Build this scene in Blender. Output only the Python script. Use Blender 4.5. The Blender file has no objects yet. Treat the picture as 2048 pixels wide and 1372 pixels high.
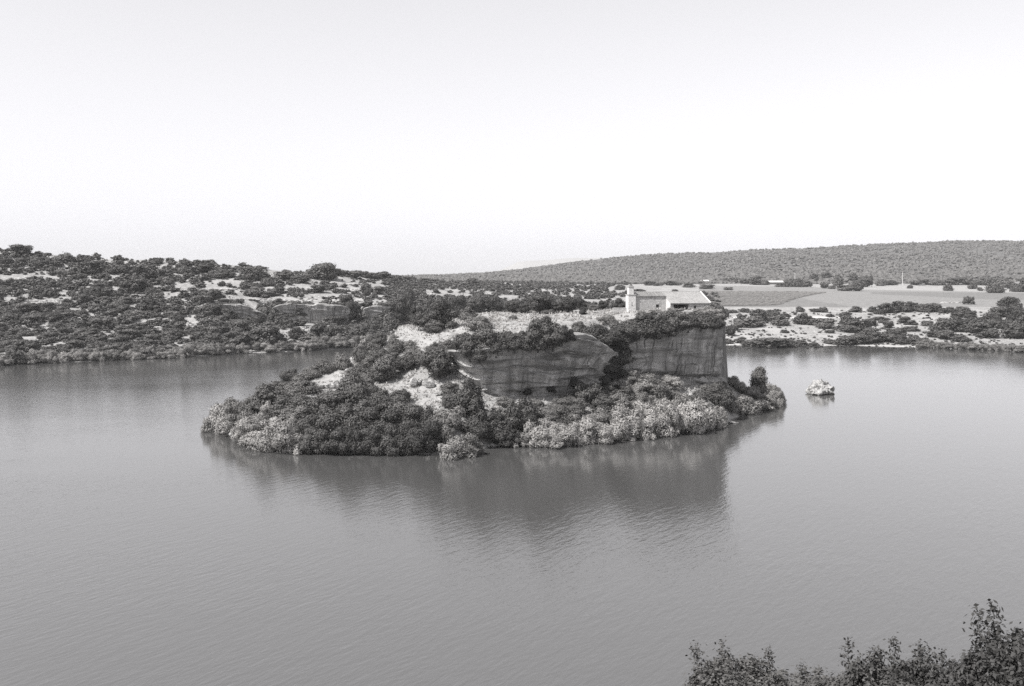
import bpy, bmesh, math, random
import numpy as np
from mathutils import Vector

random.seed(11)
RNG = np.random.default_rng(7)
SC = bpy.context.scene
COL = SC.collection

# ------------------------------------------------------------------ camera
H = 36.0            # eye height above the lake
F = 2000.0          # focal length in photo pixels (2048 wide)
VH = 548.0          # photo row of the true horizon
cam_d = bpy.data.cameras.new('camera')
cam = bpy.data.objects.new('camera', cam_d)
COL.objects.link(cam)
cam.location = (0, 0, H)
cam.rotation_euler = (math.radians(90), 0, 0)
cam_d.sensor_width = 36.0
cam_d.lens = 36.0 * F / 2048.0
cam_d.shift_y = -(686.0 - VH) / 2048.0
cam_d.clip_start = 0.5
cam_d.clip_end = 40000
SC.camera = cam

# ------------------------------------------------------------------ sky, sun, exposure
SUN = Vector((-0.52, -0.33, 0.79)).normalized()
world = bpy.data.worlds.new('World')
SC.world = world
world.use_nodes = True
wn, wl = world.node_tree.nodes, world.node_tree.links
wn.clear()
sky = wn.new('ShaderNodeTexSky')
sky.sky_type = 'NISHITA'
sky.sun_disc = False
sky.sun_elevation = math.asin(SUN.z)
sky.sun_rotation = math.atan2(SUN.x, SUN.y)
sky.air_density = 1.0
sky.dust_density = 0.3
sky.ozone_density = 1.0
# black-and-white film: one grey response, weighted to blue as old film is
sep = wn.new('ShaderNodeSeparateColor')
m1 = wn.new('ShaderNodeMath'); m1.operation = 'MULTIPLY'; m1.inputs[1].default_value = 0.05
m2 = wn.new('ShaderNodeMath'); m2.operation = 'MULTIPLY_ADD'; m2.inputs[1].default_value = 0.95
comb = wn.new('ShaderNodeMix'); comb.data_type = 'RGBA'; comb.blend_type = 'MULTIPLY'
comb.inputs['Factor'].default_value = 1.0
comb.inputs['B'].default_value = (0.99, 0.985, 1.02, 1)
bg = wn.new('ShaderNodeBackground'); bg.inputs['Strength'].default_value = 0.13
wo = wn.new('ShaderNodeOutputWorld')
wl.new(sky.outputs[0], sep.inputs[0])
wl.new(sep.outputs[1], m1.inputs[0])
wl.new(sep.outputs[2], m2.inputs[0])
wl.new(m1.outputs[0], m2.inputs[2])
m3 = wn.new('ShaderNodeMath'); m3.operation = 'POWER'; m3.inputs[1].default_value = 0.65
m4 = wn.new('ShaderNodeMath'); m4.operation = 'MULTIPLY'; m4.inputs[1].default_value = 1.71
wl.new(m2.outputs[0], m3.inputs[0])
wl.new(m3.outputs[0], m4.inputs[0])
wl.new(m4.outputs[0], comb.inputs['A'])
wl.new(comb.outputs['Result'], bg.inputs['Color'])
wl.new(bg.outputs[0], wo.inputs['Surface'])

sun_d = bpy.data.lights.new('sun', 'SUN')
sun_d.energy = 5.0
sun_d.angle = math.radians(0.53)
sun_d.color = (1.0, 0.985, 0.965)
sun = bpy.data.objects.new('sun', sun_d)
COL.objects.link(sun)
sun.rotation_euler = SUN.to_track_quat('Z', 'Y').to_euler()

SC.view_settings.view_transform = 'Standard'
SC.view_settings.look = 'None'
SC.view_settings.exposure = 0.5
SC.view_settings.gamma = 1.0
SC.view_settings.use_curve_mapping = False
SC.cycles.max_bounces = 6
SC.cycles.diffuse_bounces = 2
SC.cycles.glossy_bounces = 2
SC.cycles.transparent_max_bounces = 6
SC.cycles.volume_bounces = 0
SC.cycles.use_denoising = False     # keeps the leaves crisp


# ------------------------------------------------------------------ helpers
def V(v, D):                      # height of photo row v at depth D
    return H - (v - VH) * D / F


def PX(u, D):                     # world X of photo column u at depth D
    return (u - 1024.0) / F * D


def hash2(ix, iy, seed):
    n = (ix.astype(np.int64) * 374761393 + iy.astype(np.int64) * 668265263 + seed * 1442695041) & 0xffffffff
    n = ((n ^ (n >> 13)) * 1274126177) & 0xffffffff
    n = n ^ (n >> 16)
    return (n & 0xffff) / 65535.0


def vnoise(x, y, seed=0):
    x = np.asarray(x, float); y = np.asarray(y, float)
    ix = np.floor(x); iy = np.floor(y)
    fx = x - ix; fy = y - iy
    fx = fx * fx * (3 - 2 * fx); fy = fy * fy * (3 - 2 * fy)
    a = hash2(ix, iy, seed); b = hash2(ix + 1, iy, seed)
    c = hash2(ix, iy + 1, seed); d = hash2(ix + 1, iy + 1, seed)
    return (a * (1 - fx) + b * fx) * (1 - fy) + (c * (1 - fx) + d * fx) * fy


def fbm(x, y, seed=0, octv=4):
    s = 0.0; a = 0.5; t = 0.0
    for i in range(octv):
        s = s + a * vnoise(x, y, seed + 17 * i); t += a
        x = np.asarray(x) * 2.03 + 11.3; y = np.asarray(y) * 2.03 + 5.7; a *= 0.5
    return s / t * 2 - 1            # -1 .. 1


def mesh_arrays(name, verts, faces, mats=None, smooth=False):
    """verts (N,3); faces (M,k) with k = 3 or 4, or a list of such arrays; mats: material index per face"""
    me = bpy.data.meshes.new(name)
    verts = np.ascontiguousarray(verts, np.float32)
    fl = faces if isinstance(faces, list) else [faces]
    fl = [np.asarray(f, np.int32) for f in fl if len(f)]
    loops = np.concatenate([f.ravel() for f in fl])
    counts = np.concatenate([np.full(len(f), f.shape[1], np.int32) for f in fl])
    starts = np.concatenate([[0], np.cumsum(counts)[:-1]]).astype(np.int32)
    me.vertices.add(len(verts)); me.vertices.foreach_set('co', verts.ravel())
    me.loops.add(len(loops)); me.loops.foreach_set('vertex_index', loops.astype(np.int32))
    me.polygons.add(len(counts))
    me.polygons.foreach_set('loop_start', starts)
    me.polygons.foreach_set('loop_total', counts)
    if mats is not None:
        me.polygons.foreach_set('material_index', np.asarray(mats, np.int32))
    me.polygons.foreach_set('use_smooth', np.full(len(counts), bool(smooth)))
    me.update(calc_edges=True)
    me.validate()
    return me


def link(name, me, parent=None, loc=None, mat=None):
    o = bpy.data.objects.new(name, me)
    COL.objects.link(o)
    if parent is not None:
        o.parent = parent
    if loc is not None:
        o.location = loc
    if mat is not None and me is not None and not me.materials:
        for m in (mat if isinstance(mat, (list, tuple)) else [mat]):
            me.materials.append(m)
    return o


def tag(o, label=None, cat=None, group=None, kind=None):
    if label: o['label'] = label
    if cat: o['category'] = cat
    if group: o['group'] = group
    if kind: o['kind'] = kind
    return o


ORD = ['first', 'second', 'third', 'fourth', 'fifth', 'sixth', 'seventh', 'eighth', 'ninth', 'tenth', 'eleventh', 'twelfth',
       'thirteenth', 'fourteenth', 'fifteenth', 'sixteenth', 'seventeenth', 'eighteenth', 'nineteenth', 'twentieth']


def ordn(i):
    if i < 20: return ORD[i]
    tens = ['twenty', 'thirty', 'forty', 'fifty', 'sixty', 'seventy', 'eighty', 'ninety']
    tenth = ['twentieth', 'thirtieth', 'fortieth', 'fiftieth', 'sixtieth', 'seventieth', 'eightieth', 'ninetieth']
    n = i + 1
    if n >= 100: return 'hundredth' if n == 100 else 'hundred and ' + ordn(n - 101)
    t, r = n // 10 - 2, n % 10
    return tenth[t] if r == 0 else tens[t] + '-' + ORD[r - 1]


# ------------------------------------------------------------------ materials
class NT:
    def __init__(s, name):
        s.m = bpy.data.materials.new(name); s.m.use_nodes = True
        s.n = s.m.node_tree.nodes; s.l = s.m.node_tree.links
        s.n.clear()
        s.out = s.n.new('ShaderNodeOutputMaterial')

    def add(s, t, **kw):
        x = s.n.new(t)
        for k, v in kw.items():
            setattr(x, k, v)
        return x

    def link(s, a, b): s.l.new(a, b)

    def noise(s, vec, scale, detail=4, rough=0.55, dist=0.0):
        x = s.add('ShaderNodeTexNoise')
        x.inputs['Scale'].default_value = scale; x.inputs['Detail'].default_value = detail
        x.inputs['Roughness'].default_value = rough; x.inputs['Distortion'].default_value = dist
        s.link(vec, x.inputs['Vector'])
        return x.outputs['Fac']

    def ramp(s, fac, stops):
        x = s.add('ShaderNodeValToRGB')
        e = x.color_ramp.elements
        e[0].position, e[0].color = stops[0][0], g(stops[0][1])
        e[1].position, e[1].color = stops[-1][0], g(stops[-1][1])
        for p, c in stops[1:-1]:
            k = e.new(p); k.color = g(c)
        s.link(fac, x.inputs[0])
        return x.outputs[0]

    def math(s, op, a, b=None, c=None):
        x = s.add('ShaderNodeMath', operation=op)
        for i, v in enumerate((a, b, c)):
            if v is None: continue
            if isinstance(v, (int, float)): x.inputs[i].default_value = v
            else: s.link(v, x.inputs[i])
        return x.outputs[0]

    def mix(s, fac, a, b, blend='MIX'):
        x = s.add('ShaderNodeMix', data_type='RGBA', blend_type=blend)
        for key, v in (('Factor', fac), ('A', a), ('B', b)):
            if isinstance(v, (int, float)) and key == 'Factor': x.inputs['Factor'].default_value = v
            elif isinstance(v, (int, float)): x.inputs[key].default_value = g(v)
            else: s.link(v, x.inputs[key] if key != 'Factor' else x.inputs['Factor'])
        return x.outputs['Result']

    def mapping(s, vec, scale=(1, 1, 1), rot=(0, 0, 0)):
        x = s.add('ShaderNodeMapping')
        x.inputs['Scale'].default_value = scale; x.inputs['Rotation'].default_value = rot
        s.link(vec, x.inputs['Vector'])
        return x.outputs[0]

    def bsdf(s, color, rough=0.9, spec=0.2, bump=None, bstr=0.5, bdist=0.1):
        b = s.add('ShaderNodeBsdfPrincipled')
        if isinstance(color, (int, float)): b.inputs['Base Color'].default_value = g(color)
        else: s.link(color, b.inputs['Base Color'])
        b.inputs['Roughness'].default_value = rough
        b.inputs['Specular IOR Level'].default_value = spec
        if bump is not None:
            k = s.add('ShaderNodeBump'); k.inputs['Strength'].default_value = bstr; k.inputs['Distance'].default_value = bdist
            s.link(bump, k.inputs['Height']); s.link(k.outputs[0], b.inputs['Normal'])
        s.link(b.outputs[0], s.out.inputs['Surface'])
        return b


def g(v):
    if isinstance(v, (tuple, list)): return tuple(v) if len(v) == 4 else (*v, 1)
    return (v * 1.015, v, v * 0.985, 1)      # faintly warm grey of the print


def leaf_material(name, var=0.3, translucent=0.04):
    """grey foliage: tone from the object's own colour, leaf-to-leaf variation from the mesh islands"""
    t = NT(name)
    oi = t.add('ShaderNodeObjectInfo')
    geo = t.add('ShaderNodeNewGeometry')
    f = t.math('MULTIPLY_ADD', geo.outputs['Random Per Island'], var, 1 - var / 2)
    tc = t.add('ShaderNodeTexCoord')
    nz = t.noise(tc.outputs['Object'], 3.0, 2)
    f2 = t.math('MULTIPLY', f, t.math('MULTIPLY_ADD', nz, 0.4, 0.8))
    col = t.mix(1.0, oi.outputs['Color'], t.ramp(t.math('MULTIPLY', f2, 0.5), [(0, 0.0), (1, 2.0)]), 'MULTIPLY')
    b = t.bsdf(col, 0.62, 0.3)
    if translucent:
        tr = t.add('ShaderNodeBsdfTranslucent'); t.link(col, tr.inputs['Color'])
        ms = t.add('ShaderNodeMixShader'); ms.inputs[0].default_value = translucent
        t.link(b.outputs[0], ms.inputs[1]); t.link(tr.outputs[0], ms.inputs[2])
        t.link(ms.outputs[0], t.out.inputs['Surface'])
    return t.m


M = {}
M['leaf'] = leaf_material('evergreen_leaf')
M['willow'] = leaf_material('willow_leaf', 0.4, 0.12)


def flat_mat(name, c, rough=0.9, spec=0.2):
    t = NT(name)
    tc = t.add('ShaderNodeTexCoord')
    nz = t.noise(tc.outputs['Object'], 4.0, 5)
    t.bsdf(t.mix(nz, c * 0.75, c * 1.2), rough, spec)
    return t.m


M['bark'] = flat_mat('bark', 0.09)
M['twig_shade'] = flat_mat('inner_twig_shade', 0.035)  # crown cores: brown of twigs, with the shade between leaves put into the colour
M['dark'] = flat_mat('dark_interior', 0.03)
M['wood'] = flat_mat('weathered_wood', 0.16)
M['pole'] = flat_mat('pole_concrete', 0.55)
M['shedroof'] = flat_mat('shed_roof_sheet', 0.72, 0.5)
M['glass'] = flat_mat('window_pane', 0.02, 0.15, 0.5)

# limestone boulders and ledges: pale, with lichen patches and cracks
t = NT('limestone')
tc = t.add('ShaderNodeTexCoord')
gp = t.add('ShaderNodeNewGeometry')
n1 = t.noise(gp.outputs['Position'], 0.55, 6, 0.65)
n2 = t.noise(t.mapping(gp.outputs['Position'], (0.7, 0.7, 3.0)), 0.9, 6, 0.7)
n3 = t.noise(gp.outputs['Position'], 2.6, 4, 0.7)
c = t.ramp(n2, [(0.3, 0.16), (0.45, 0.34), (0.62, 0.48), (0.8, 0.58)])
c = t.mix(t.ramp(n1, [(0.49, 0.0), (0.6, 0.85)]), c, 0.12)
c = t.mix(t.ramp(n3, [(0.56, 0.0), (0.68, 0.9)]), c, 0.07)
zz = t.add('ShaderNodeSeparateXYZ'); t.link(gp.outputs['Position'], zz.inputs[0])
c = t.mix(t.ramp(t.math('ADD', zz.outputs[2], t.math('MULTIPLY', n3, 0.5)), [(0.42, 0.8), (0.6, 0.0)]), c, 0.09)      # weed and wet stain at the waterline
t.bsdf(c, 0.95, 0.1, n2, 1.0, 0.35)
M['rock'] = t.m

# cliff: grey limestone with vertical water streaks and bedding lines
def cliff_material(name, streak, bedding, dip):
    t = NT(name)
    tc = t.add('ShaderNodeTexCoord')
    uv = tc.outputs['UV']
    warp = t.add('ShaderNodeVectorMath', operation='MULTIPLY_ADD')
    wn_ = t.add('ShaderNodeTexNoise'); wn_.inputs['Scale'].default_value = 0.16; wn_.inputs['Detail'].default_value = 2
    t.link(uv, wn_.inputs['Vector']); t.link(wn_.outputs['Color'], warp.inputs[0]); warp.inputs[1].default_value = (3, 2, 0); t.link(uv, warp.inputs[2])
    wv = warp.outputs[0]
    st = t.noise(t.mapping(wv, (0.42, 0.05, 1)), 1.0, 5, 0.6)
    st2 = t.noise(t.mapping(wv, (1.5, 0.10, 1)), 1.0, 4, 0.65)
    bed = t.noise(t.mapping(wv, (0.07, 0.75, 1), (0, 0, dip)), 1.0, 5, 0.65)
    pt = t.noise(uv, 0.16, 6, 0.62)
    fine = t.noise(uv, 1.9, 5, 0.75)
    c = t.ramp(st, [(0.34, 0.24), (0.45, 0.36), (0.54, 0.46), (0.66, 0.58)])
    smask = t.ramp(t.noise(uv, 0.11, 3, 0.5), [(0.36, 0.0), (0.5, 1.0)])
    c = t.mix(t.math('MULTIPLY', t.ramp(st2, [(0.40, streak), (0.47, 0.0)]), smask), c, 0.08)
    c = t.mix(t.ramp(bed, [(0.5, 0.0), (0.6, bedding)]), c, 0.13)
    c = t.mix(t.ramp(pt, [(0.38, 0.65), (0.56, 0.0)]), c, 0.2)
    c = t.mix(t.ramp(pt, [(0.60, 0.0), (0.72, 0.5)]), c, 0.62)
    vc = t.add('ShaderNodeTexVoronoi', feature='DISTANCE_TO_EDGE'); vc.inputs['Scale'].default_value = 1.0
    t.link(t.mapping(wv, (0.16, 0.34, 1)), vc.inputs['Vector'])
    c = t.mix(t.math('MULTIPLY', t.ramp(vc.outputs['Distance'], [(0.0, 0.5), (0.03, 0.0)]), t.ramp(t.noise(uv, 0.3, 3), [(0.52, 0.0), (0.6, 1.0)])), c, 0.06)
    c = t.mix(t.ramp(fine, [(0.54, 0.0), (0.66, 0.75)]), c, 0.08)
    hb = t.math('ADD', t.math('MULTIPLY', st2, 0.5), t.math('MULTIPLY_ADD', fine, 0.6, t.math('MULTIPLY', bed, 0.9)))
    t.bsdf(c, 0.95, 0.1, hb, 1.0, 0.5)
    return t.m


M['cliff'] = cliff_material('cliff_rock', 0.95, 0.55, 0.15)
M['bedded'] = cliff_material('bedded_cliff_rock', 0.6, 1.0, 0.42)

# ground: pale dry grass and stony soil, limestone showing, dark where the slope is a rock step
def ground_material(name, attr_zone=False):
    t = NT(name)
    geo = t.add('ShaderNodeNewGeometry')
    p = geo.outputs['Position']
    n1 = t.noise(p, 0.06, 5, 0.6)
    n2 = t.noise(p, 0.35, 6, 0.65)
    n3 = t.noise(p, 1.3, 6, 0.8)
    grass = t.ramp(n2, [(0.3, 0.18), (0.5, 0.31), (0.72, 0.42)])
    grass = t.mix(t.ramp(n3, [(0.47, 0.0), (0.6, 0.8)]), grass, 0.10)
    stone = t.ramp(n3, [(0.3, 0.18), (0.5, 0.33), (0.7, 0.45)])
    c = t.mix(t.ramp(n1, [(0.5, 0.0), (0.6, 0.9)]), grass, stone)
    sp = t.add('ShaderNodeSeparateXYZ'); t.link(geo.outputs['True Normal'], sp.inputs[0])
    # limestone where a ledge breaks the slope
    c = t.mix(t.ramp(sp.outputs[2], [(0.72, 0.85), (0.9, 0.0)]), c, stone)
    psx = t.mapping(p, (0.5, 0.5, 0.06))
    streak = t.ramp(t.noise(psx, 1.0, 4, 0.65), [(0.35, 0.07), (0.5, 0.15), (0.68, 0.3)])
    c = t.mix(t.ramp(sp.outputs[2], [(0.42, 1.0), (0.6, 0.0)]), c, streak)
    if attr_zone:
        a = t.add('ShaderNodeAttribute'); a.attribute_name = 'cover'
        c = t.mix(a.outputs['Alpha'], c, t.mix(1.0, a.outputs['Color'], t.ramp(n2, [(0.3, 0.75), (0.7, 1.25)]), 'MULTIPLY'))
    t.bsdf(c, 0.97, 0.08, n3, 0.7, 0.3)
    return t.m


M['ground'] = ground_material('dry_ground')
M['mainland'] = ground_material('dry_ground_with_fields', True)

# ------------------------------------------------------------------ terrain tables
# mainland profile per photo column: (depth, height) for eleven stages from the shore to behind the far hill
def W(v): return H * F / (v - VH)


ML = {
    -300: [(W(745), 0), (405, V(715, 405)), (470, V(650, 470)), (480, V(636, 480)), (560, V(565, 560)), (640, V(480, 640)), (800, 45), (1300, 30), (2000, 36), (3000, 50), (4500, 0)],
    0:    [(W(731), 0), (430, V(702, 430)), (500, V(645, 500)), (510, V(632, 510)), (585, V(565, 585)), (665, V(496, 665)), (820, 44), (1300, 30), (2000, 36), (3000, 50), (4500, 0)],
    200:  [(W(722), 0), (440, V(696, 440)), (510, V(645, 510)), (520, V(632, 520)), (590, V(572, 590)), (670, V(517, 670)), (820, 40), (1300, 28), (2000, 34), (3000, 45), (4500, 0)],
    330:  [(W(716), 0), (450, V(692, 450)), (520, V(640, 520)), (528, V(626, 528)), (595, V(572, 595)), (672, V(520, 672)), (820, 38), (1300, 28), (2000, 34), (3000, 42), (4500, 0)],
    420:  [(W(711), 0), (455, V(690, 455)), (526, V(632, 526)), (530, V(612, 530)), (600, V(572, 600)), (675, V(526, 675)), (820, 36), (1300, 28), (2000, 34), (3000, 40), (4500, 0)],
    500:  [(W(706), 0), (465, V(684, 465)), (533, V(642, 533)), (537, V(619, 537)), (600, V(576, 600)), (680, V(533, 680)), (820, 34), (1300, 26), (2000, 32), (3000, 38), (4500, 0)],
    470:  [(W(708), 0), (460, V(687, 460)), (531, V(638, 531)), (532.5, V(612, 532.5)), (600, V(574, 600)), (677, V(529, 677)), (820, 35), (1300, 27), (2000, 33), (3000, 39), (4500, 0)],
    528:  [(W(705), 0), (470, V(683, 470)), (536, V(642, 536)), (544, V(624, 544)), (602, V(577, 602)), (684, V(537, 684)), (830, 33), (1300, 26), (2000, 32), (3000, 36), (4500, 0)],
    546:  [(W(704), 0), (472, V(682, 472)), (538, V(642, 538)), (541, V(614, 541)), (603, V(577, 603)), (686, V(540, 686)), (840, 33), (1300, 26), (2000, 32), (3000, 35), (4500, 0)],
    580:  [(W(703), 0), (476, V(680, 476)), (538, V(646, 538)), (539.5, V(612, 539.5)), (605, V(578, 605)), (690, V(545, 690)), (850, 32), (1300, 26), (2000, 32), (3000, 34), (4500, 0)],
    680:  [(W(698), 0), (490, V(678, 490)), (545, V(646, 545)), (546.5, V(612, 546.5)), (615, V(584, 615)), (710, V(550, 710)), (900, 30), (1300, 26), (2000, 30), (3000, 30), (4500, 0)],
    712:  [(W(697), 0), (492, V(677, 492)), (548, V(646, 548)), (556, V(626, 556)), (620, V(586, 620)), (730, V(552, 730)), (940, 30), (1340, 26), (2000, 29), (3000, V(558, 3000)), (4500, 0)],
    738:  [(W(697), 0), (493, V(677, 493)), (547, V(646, 547)), (551, V(615, 551)), (624, V(587, 624)), (744, V(554, 744)), (970, 30), (1360, 26), (2000, 29), (3000, V(557, 3000)), (4500, 0)],
    770:  [(W(696), 0), (494, V(676, 494)), (548, V(648, 548)), (550, V(614, 550)), (630, V(588, 630)), (760, V(556, 760)), (1000, 29), (1400, 27), (2000, 28), (3000, V(556, 3000)), (4500, 0)],
    830:  [(W(696), 0), (496, V(676, 496)), (550, V(650, 550)), (558, V(632, 558)), (650, V(594, 650)), (820, V(561, 820)), (1000, V(561, 1000)), (1400, V(560, 1400)), (2000, V(556, 2000)), (2900, V(553, 2900)), (4500, 0)],
    900:  [(W(696), 0), (496, V(676, 496)), (545, V(652, 545)), (560, V(640, 560)), (660, V(598, 660)), (860, V(570, 860)), (1050, V(568, 1050)), (1400, V(564, 1400)), (2000, V(556, 2000)), (2800, V(548, 2800)), (4500, 0)],
    1000: [(W(696), 0), (500, V(678, 500)), (545, V(652, 545)), (560, V(642, 560)), (670, V(598, 670)), (880, V(572, 880)), (1080, V(569, 1080)), (1400, V(564, 1400)), (2000, V(552, 2000)), (2800, V(539, 2800)), (4500, 0)],
    1140: [(W(696), 0), (500, V(678, 500)), (545, V(655, 545)), (560, V(646, 560)), (680, V(602, 680)), (880, V(578, 880)), (1100, V(573, 1100)), (1400, V(566, 1400)), (2000, V(545, 2000)), (2750, V(522, 2750)), (4500, 0)],
    1250: [(W(693), 0), (510, V(678, 510)), (555, V(655, 555)), (575, V(645, 575)), (680, V(606, 680)), (880, V(580, 880)), (1100, V(574, 1100)), (1400, V(567, 1400)), (2000, V(540, 2000)), (2700, V(514, 2700)), (4500, 0)],
    1400: [(W(690), 0), (518, V(676, 518)), (560, V(655, 560)), (590, V(640, 590)), (660, V(613, 660)), (820, V(589, 820)), (1100, V(573, 1100)), (1350, V(568, 1350)), (2000, V(535, 2000)), (2700, V(504, 2700)), (4500, 0)],
    1500: [(W(690), 0), (522, V(674, 522)), (560, V(652, 560)), (595, V(634, 595)), (640, V(616, 640)), (800, V(594, 800)), (1150, V(571, 1150)), (1350, V(567, 1350)), (1950, V(535, 1950)), (2700, V(498, 2700)), (4500, 0)],
    1700: [(W(691), 0), (522, V(675, 522)), (560, V(654, 560)), (600, V(633, 600)), (640, V(617, 640)), (760, V(598, 760)), (1100, V(577, 1100)), (1300, V(571, 1300)), (1900, V(530, 1900)), (2650, V(488, 2650)), (4500, 0)],
    1900: [(W(696), 0), (510, V(678, 510)), (545, V(658, 545)), (580, V(640, 580)), (620, V(622, 620)), (740, V(602, 740)), (1000, V(584, 1000)), (1250, V(574, 1250)), (1850, V(528, 1850)), (2600, V(481, 2600)), (4500, 0)],
    2048: [(W(704), 0), (490, V(684, 490)), (525, V(662, 525)), (560, V(642, 560)), (600, V(624, 600)), (700, V(606, 700)), (950, V(588, 950)), (1200, V(577, 1200)), (1850, V(528, 1850)), (2600, V(482, 2600)), (4500, 0)],
    2400: [(W(715), 0), (470, V(690, 470)), (510, V(660, 510)), (550, V(636, 550)), (590, V(616, 590)), (690, V(600, 690)), (950, V(585, 950)), (1200, V(576, 1200)), (1850, V(530, 1850)), (2600, V(488, 2600)), (4500, 0)],
}
# island: shore, talus, cliff foot, cliff top, plateau, plateau back, back shore
IS = {
    398:  [(229, -.8), (231, -.3), (232, -.2), (233, -.2), (234, -.2), (236, -.3), (238, -.8)],
    450:  [(227, 0), (230, 1.0), (233, 2.2), (236, 2.8), (238, 2.8), (241, 1.8), (246, -.8)],
    500:  [(210, 0), (216, 2.8), (224, 4.8), (230, 6.2), (233, 6.4), (238, 5), (250, -.8)],
    600:  [(202, 0), (212, 3.6), (224, 7.2), (236, 10.0), (240, 10.2), (246, 8), (262, -.8)],
    700:  [(200, 0), (214, 5.2), (230, 9.9), (244, 14.2), (249, 14.8), (256, 12.5), (280, -.8)],
    770:  [(200, 0), (216, 6), (232, 11.2), (247, 16.4), (255, 18.6), (264, 17.5), (296, -.8)],
    800:  [(200, 0), (217, 6.4), (232, 11.4), (248, 17.2), (264, 20.9), (280, 21.2), (306, -.8)],
    895:  [(199, 0), (218, 7), (230, 11.6), (242, 17.5), (258, 21.6), (287, 23), (314, -.8)],
    915:  [(199, 0), (217, 6.6), (234, 13.4), (236, 16.8), (258, 21.9), (288, 23.4), (315, -.8)],
    980:  [(208, 0), (220, 5.5), (230, 8.6), (233, 19.0), (250, 22.6), (291, 24.7), (318, -.8)],
    1050: [(210, 0), (221, 4.6), (233, 8.2), (236, 20.0), (252, 23.4), (296, 24.9), (322, -.8)],
    1120: [(212, 0), (223, 4.6), (236, 8.0), (239, 21.2), (252, 24.0), (298, 25.0), (324, -.8)],
    1170: [(215, 0), (227, 4.8), (240, 8.0), (243, 20.2), (257, 24.0), (299, 25.4), (324, -.8)],
    1205: [(217, 0), (230, 5.2), (245, 8.8), (248, 16.8), (262, 23.9), (299, 25.6), (324, -.8)],
    1225: [(218, 0), (232, 5.4), (250, 9.1), (253, 15.5), (264, 24.3), (299, 25.7), (324, -.8)],
    1245: [(219, 0), (232, 5.6), (249, 10.8), (252, 20.6), (265, 25.1), (299, 25.7), (324, -.8)],
    1300: [(224, 0), (237, 5.6), (252, 10.4), (255, 22.6), (267, 26.3), (298, 26.3), (324, -.8)],
    1400: [(233, 0), (244, 4.8), (258, 9.2), (261, 23.6), (268, 26.3), (296, 26.0), (322, -.8)],
    1448: [(244, 0), (253, 4.6), (263, 8.6), (266, 23.2), (272, 25.2), (290, 24.8), (316, -.8)],
    1456: [(246, 0), (256, 4.4), (264, 7.8), (266, 8.2), (272, 8.0), (286, 5), (300, -.8)],
    1500: [(260, 0), (264, 1.8), (268, 3.6), (272, 4.0), (276, 3.6), (282, 1.6), (289, -.8)],
    1550: [(277, 0), (279, .5), (281, .8), (282, .9), (283, .8), (285, .4), (288, -.8)],
    1572: [(284, -.8), (284.5, -.8), (285, -.8), (285.5, -.8), (286, -.8), (287, -.8), (288, -.9)],
}


def column(tab, u):
    ks = sorted(tab)
    u = min(max(u, ks[0]), ks[-1])
    for a, b in zip(ks[:-1], ks[1:]):
        if a <= u <= b:
            f = (u - a) / (b - a)
            A, B = np.array(tab[a], float), np.array(tab[b], float)
            return A * (1 - f) + B * f
    return np.array(tab[ks[-1]], float)


def main_h(us, Ds):
    """height grid (len(us), len(Ds)) of the mainland"""
    out = np.empty((len(us), len(Ds)))
    for i, u in enumerate(us):
        c = column(ML, u)
        out[i] = np.interp(Ds, np.r_[c[0, 0] - 25, c[:, 0]], np.r_[-4.0, c[:, 1]], right=0)
    Dg = Ds[None, :]
    X = (us[:, None] - 1024) / F * Dg
    Y = np.broadcast_to(Dg, X.shape)
    land = np.clip(out / 3.0, 0, 1)
    near = np.clip((760 - Y) / 120, 0, 1)
    left = np.clip((900 - us[:, None]) / 150, 0.25, 1)
    amp = 0.9 * near * left + 0.25
    out = out + land * amp * fbm(X / 28, Y / 28, 3, 4) + land * near * left * 0.5 * fbm(X / 7, Y / 7, 9, 3)
    # bedding ledges on the limestone slope
    per = 4.2
    ph = (out + 1.6 * fbm(X / 45, Y / 45, 21, 3)) / per
    fr = ph - np.floor(ph)
    step = np.where(fr < 0.72, fr * 0.35, 0.252 + (fr - 0.72) / 0.28 * 0.748)
    out = out + land * near * left * (step - fr) * per * 0.55 * np.clip(fbm(X / 60, Y / 60, 33, 2) * 2 + 0.5, 0, 1)
    far = np.clip((Y - 1300) / 400, 0, 1)
    out = out + far * (10.0 * fbm(X / 300, Y / 420, 5, 4) - 2)
    return out


def isle_h(us, Ds):
    out = np.empty((len(us), len(Ds)))
    for i, u in enumerate(us):
        if u < 398 or u > 1572:
            out[i] = -2.5; continue
        c = column(IS, u)
        out[i] = np.interp(Ds, np.r_[c[0, 0] - 6, c[:, 0], c[-1, 0] + 3], np.r_[-2.5, c[:, 1], -2.5])
    X = (us[:, None] - 1024) / F * Ds[None, :]
    Y = np.broadcast_to(Ds[None, :], X.shape)
    land = np.clip(out / 2.0, 0, 1)
    return out + land * (0.55 * fbm(X / 9, Y / 9, 41, 4) + 0.28 * fbm(X / 2.2, Y / 2.2, 43, 3))


_mD = np.concatenate([np.arange(360, 720, 1.5), np.arange(720, 1300, 6), np.arange(1300, 3000, 25), np.arange(3000, 4600, 100)])
_iD = np.arange(192, 328, 0.45)


_gu = np.arange(-120, 2120, 4.0)
_gi = np.arange(392, 1580, 2.0)
MAIN_GRID = (_gu, main_h(_gu, _mD))
ISLE_GRID = (_gi, isle_h(_gi, _iD))


def grid_column(grid, u):
    """terrain profile under photo column u, from the precomputed columns"""
    us_, Z_ = grid
    k = (u - us_[0]) / (us_[1] - us_[0])
    if k < 0 or k >= len(us_) - 1: return Z_[0 if k < 0 else -1]
    i = int(k); f = k - i
    return Z_[i] * (1 - f) + Z_[i + 1] * f


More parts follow.
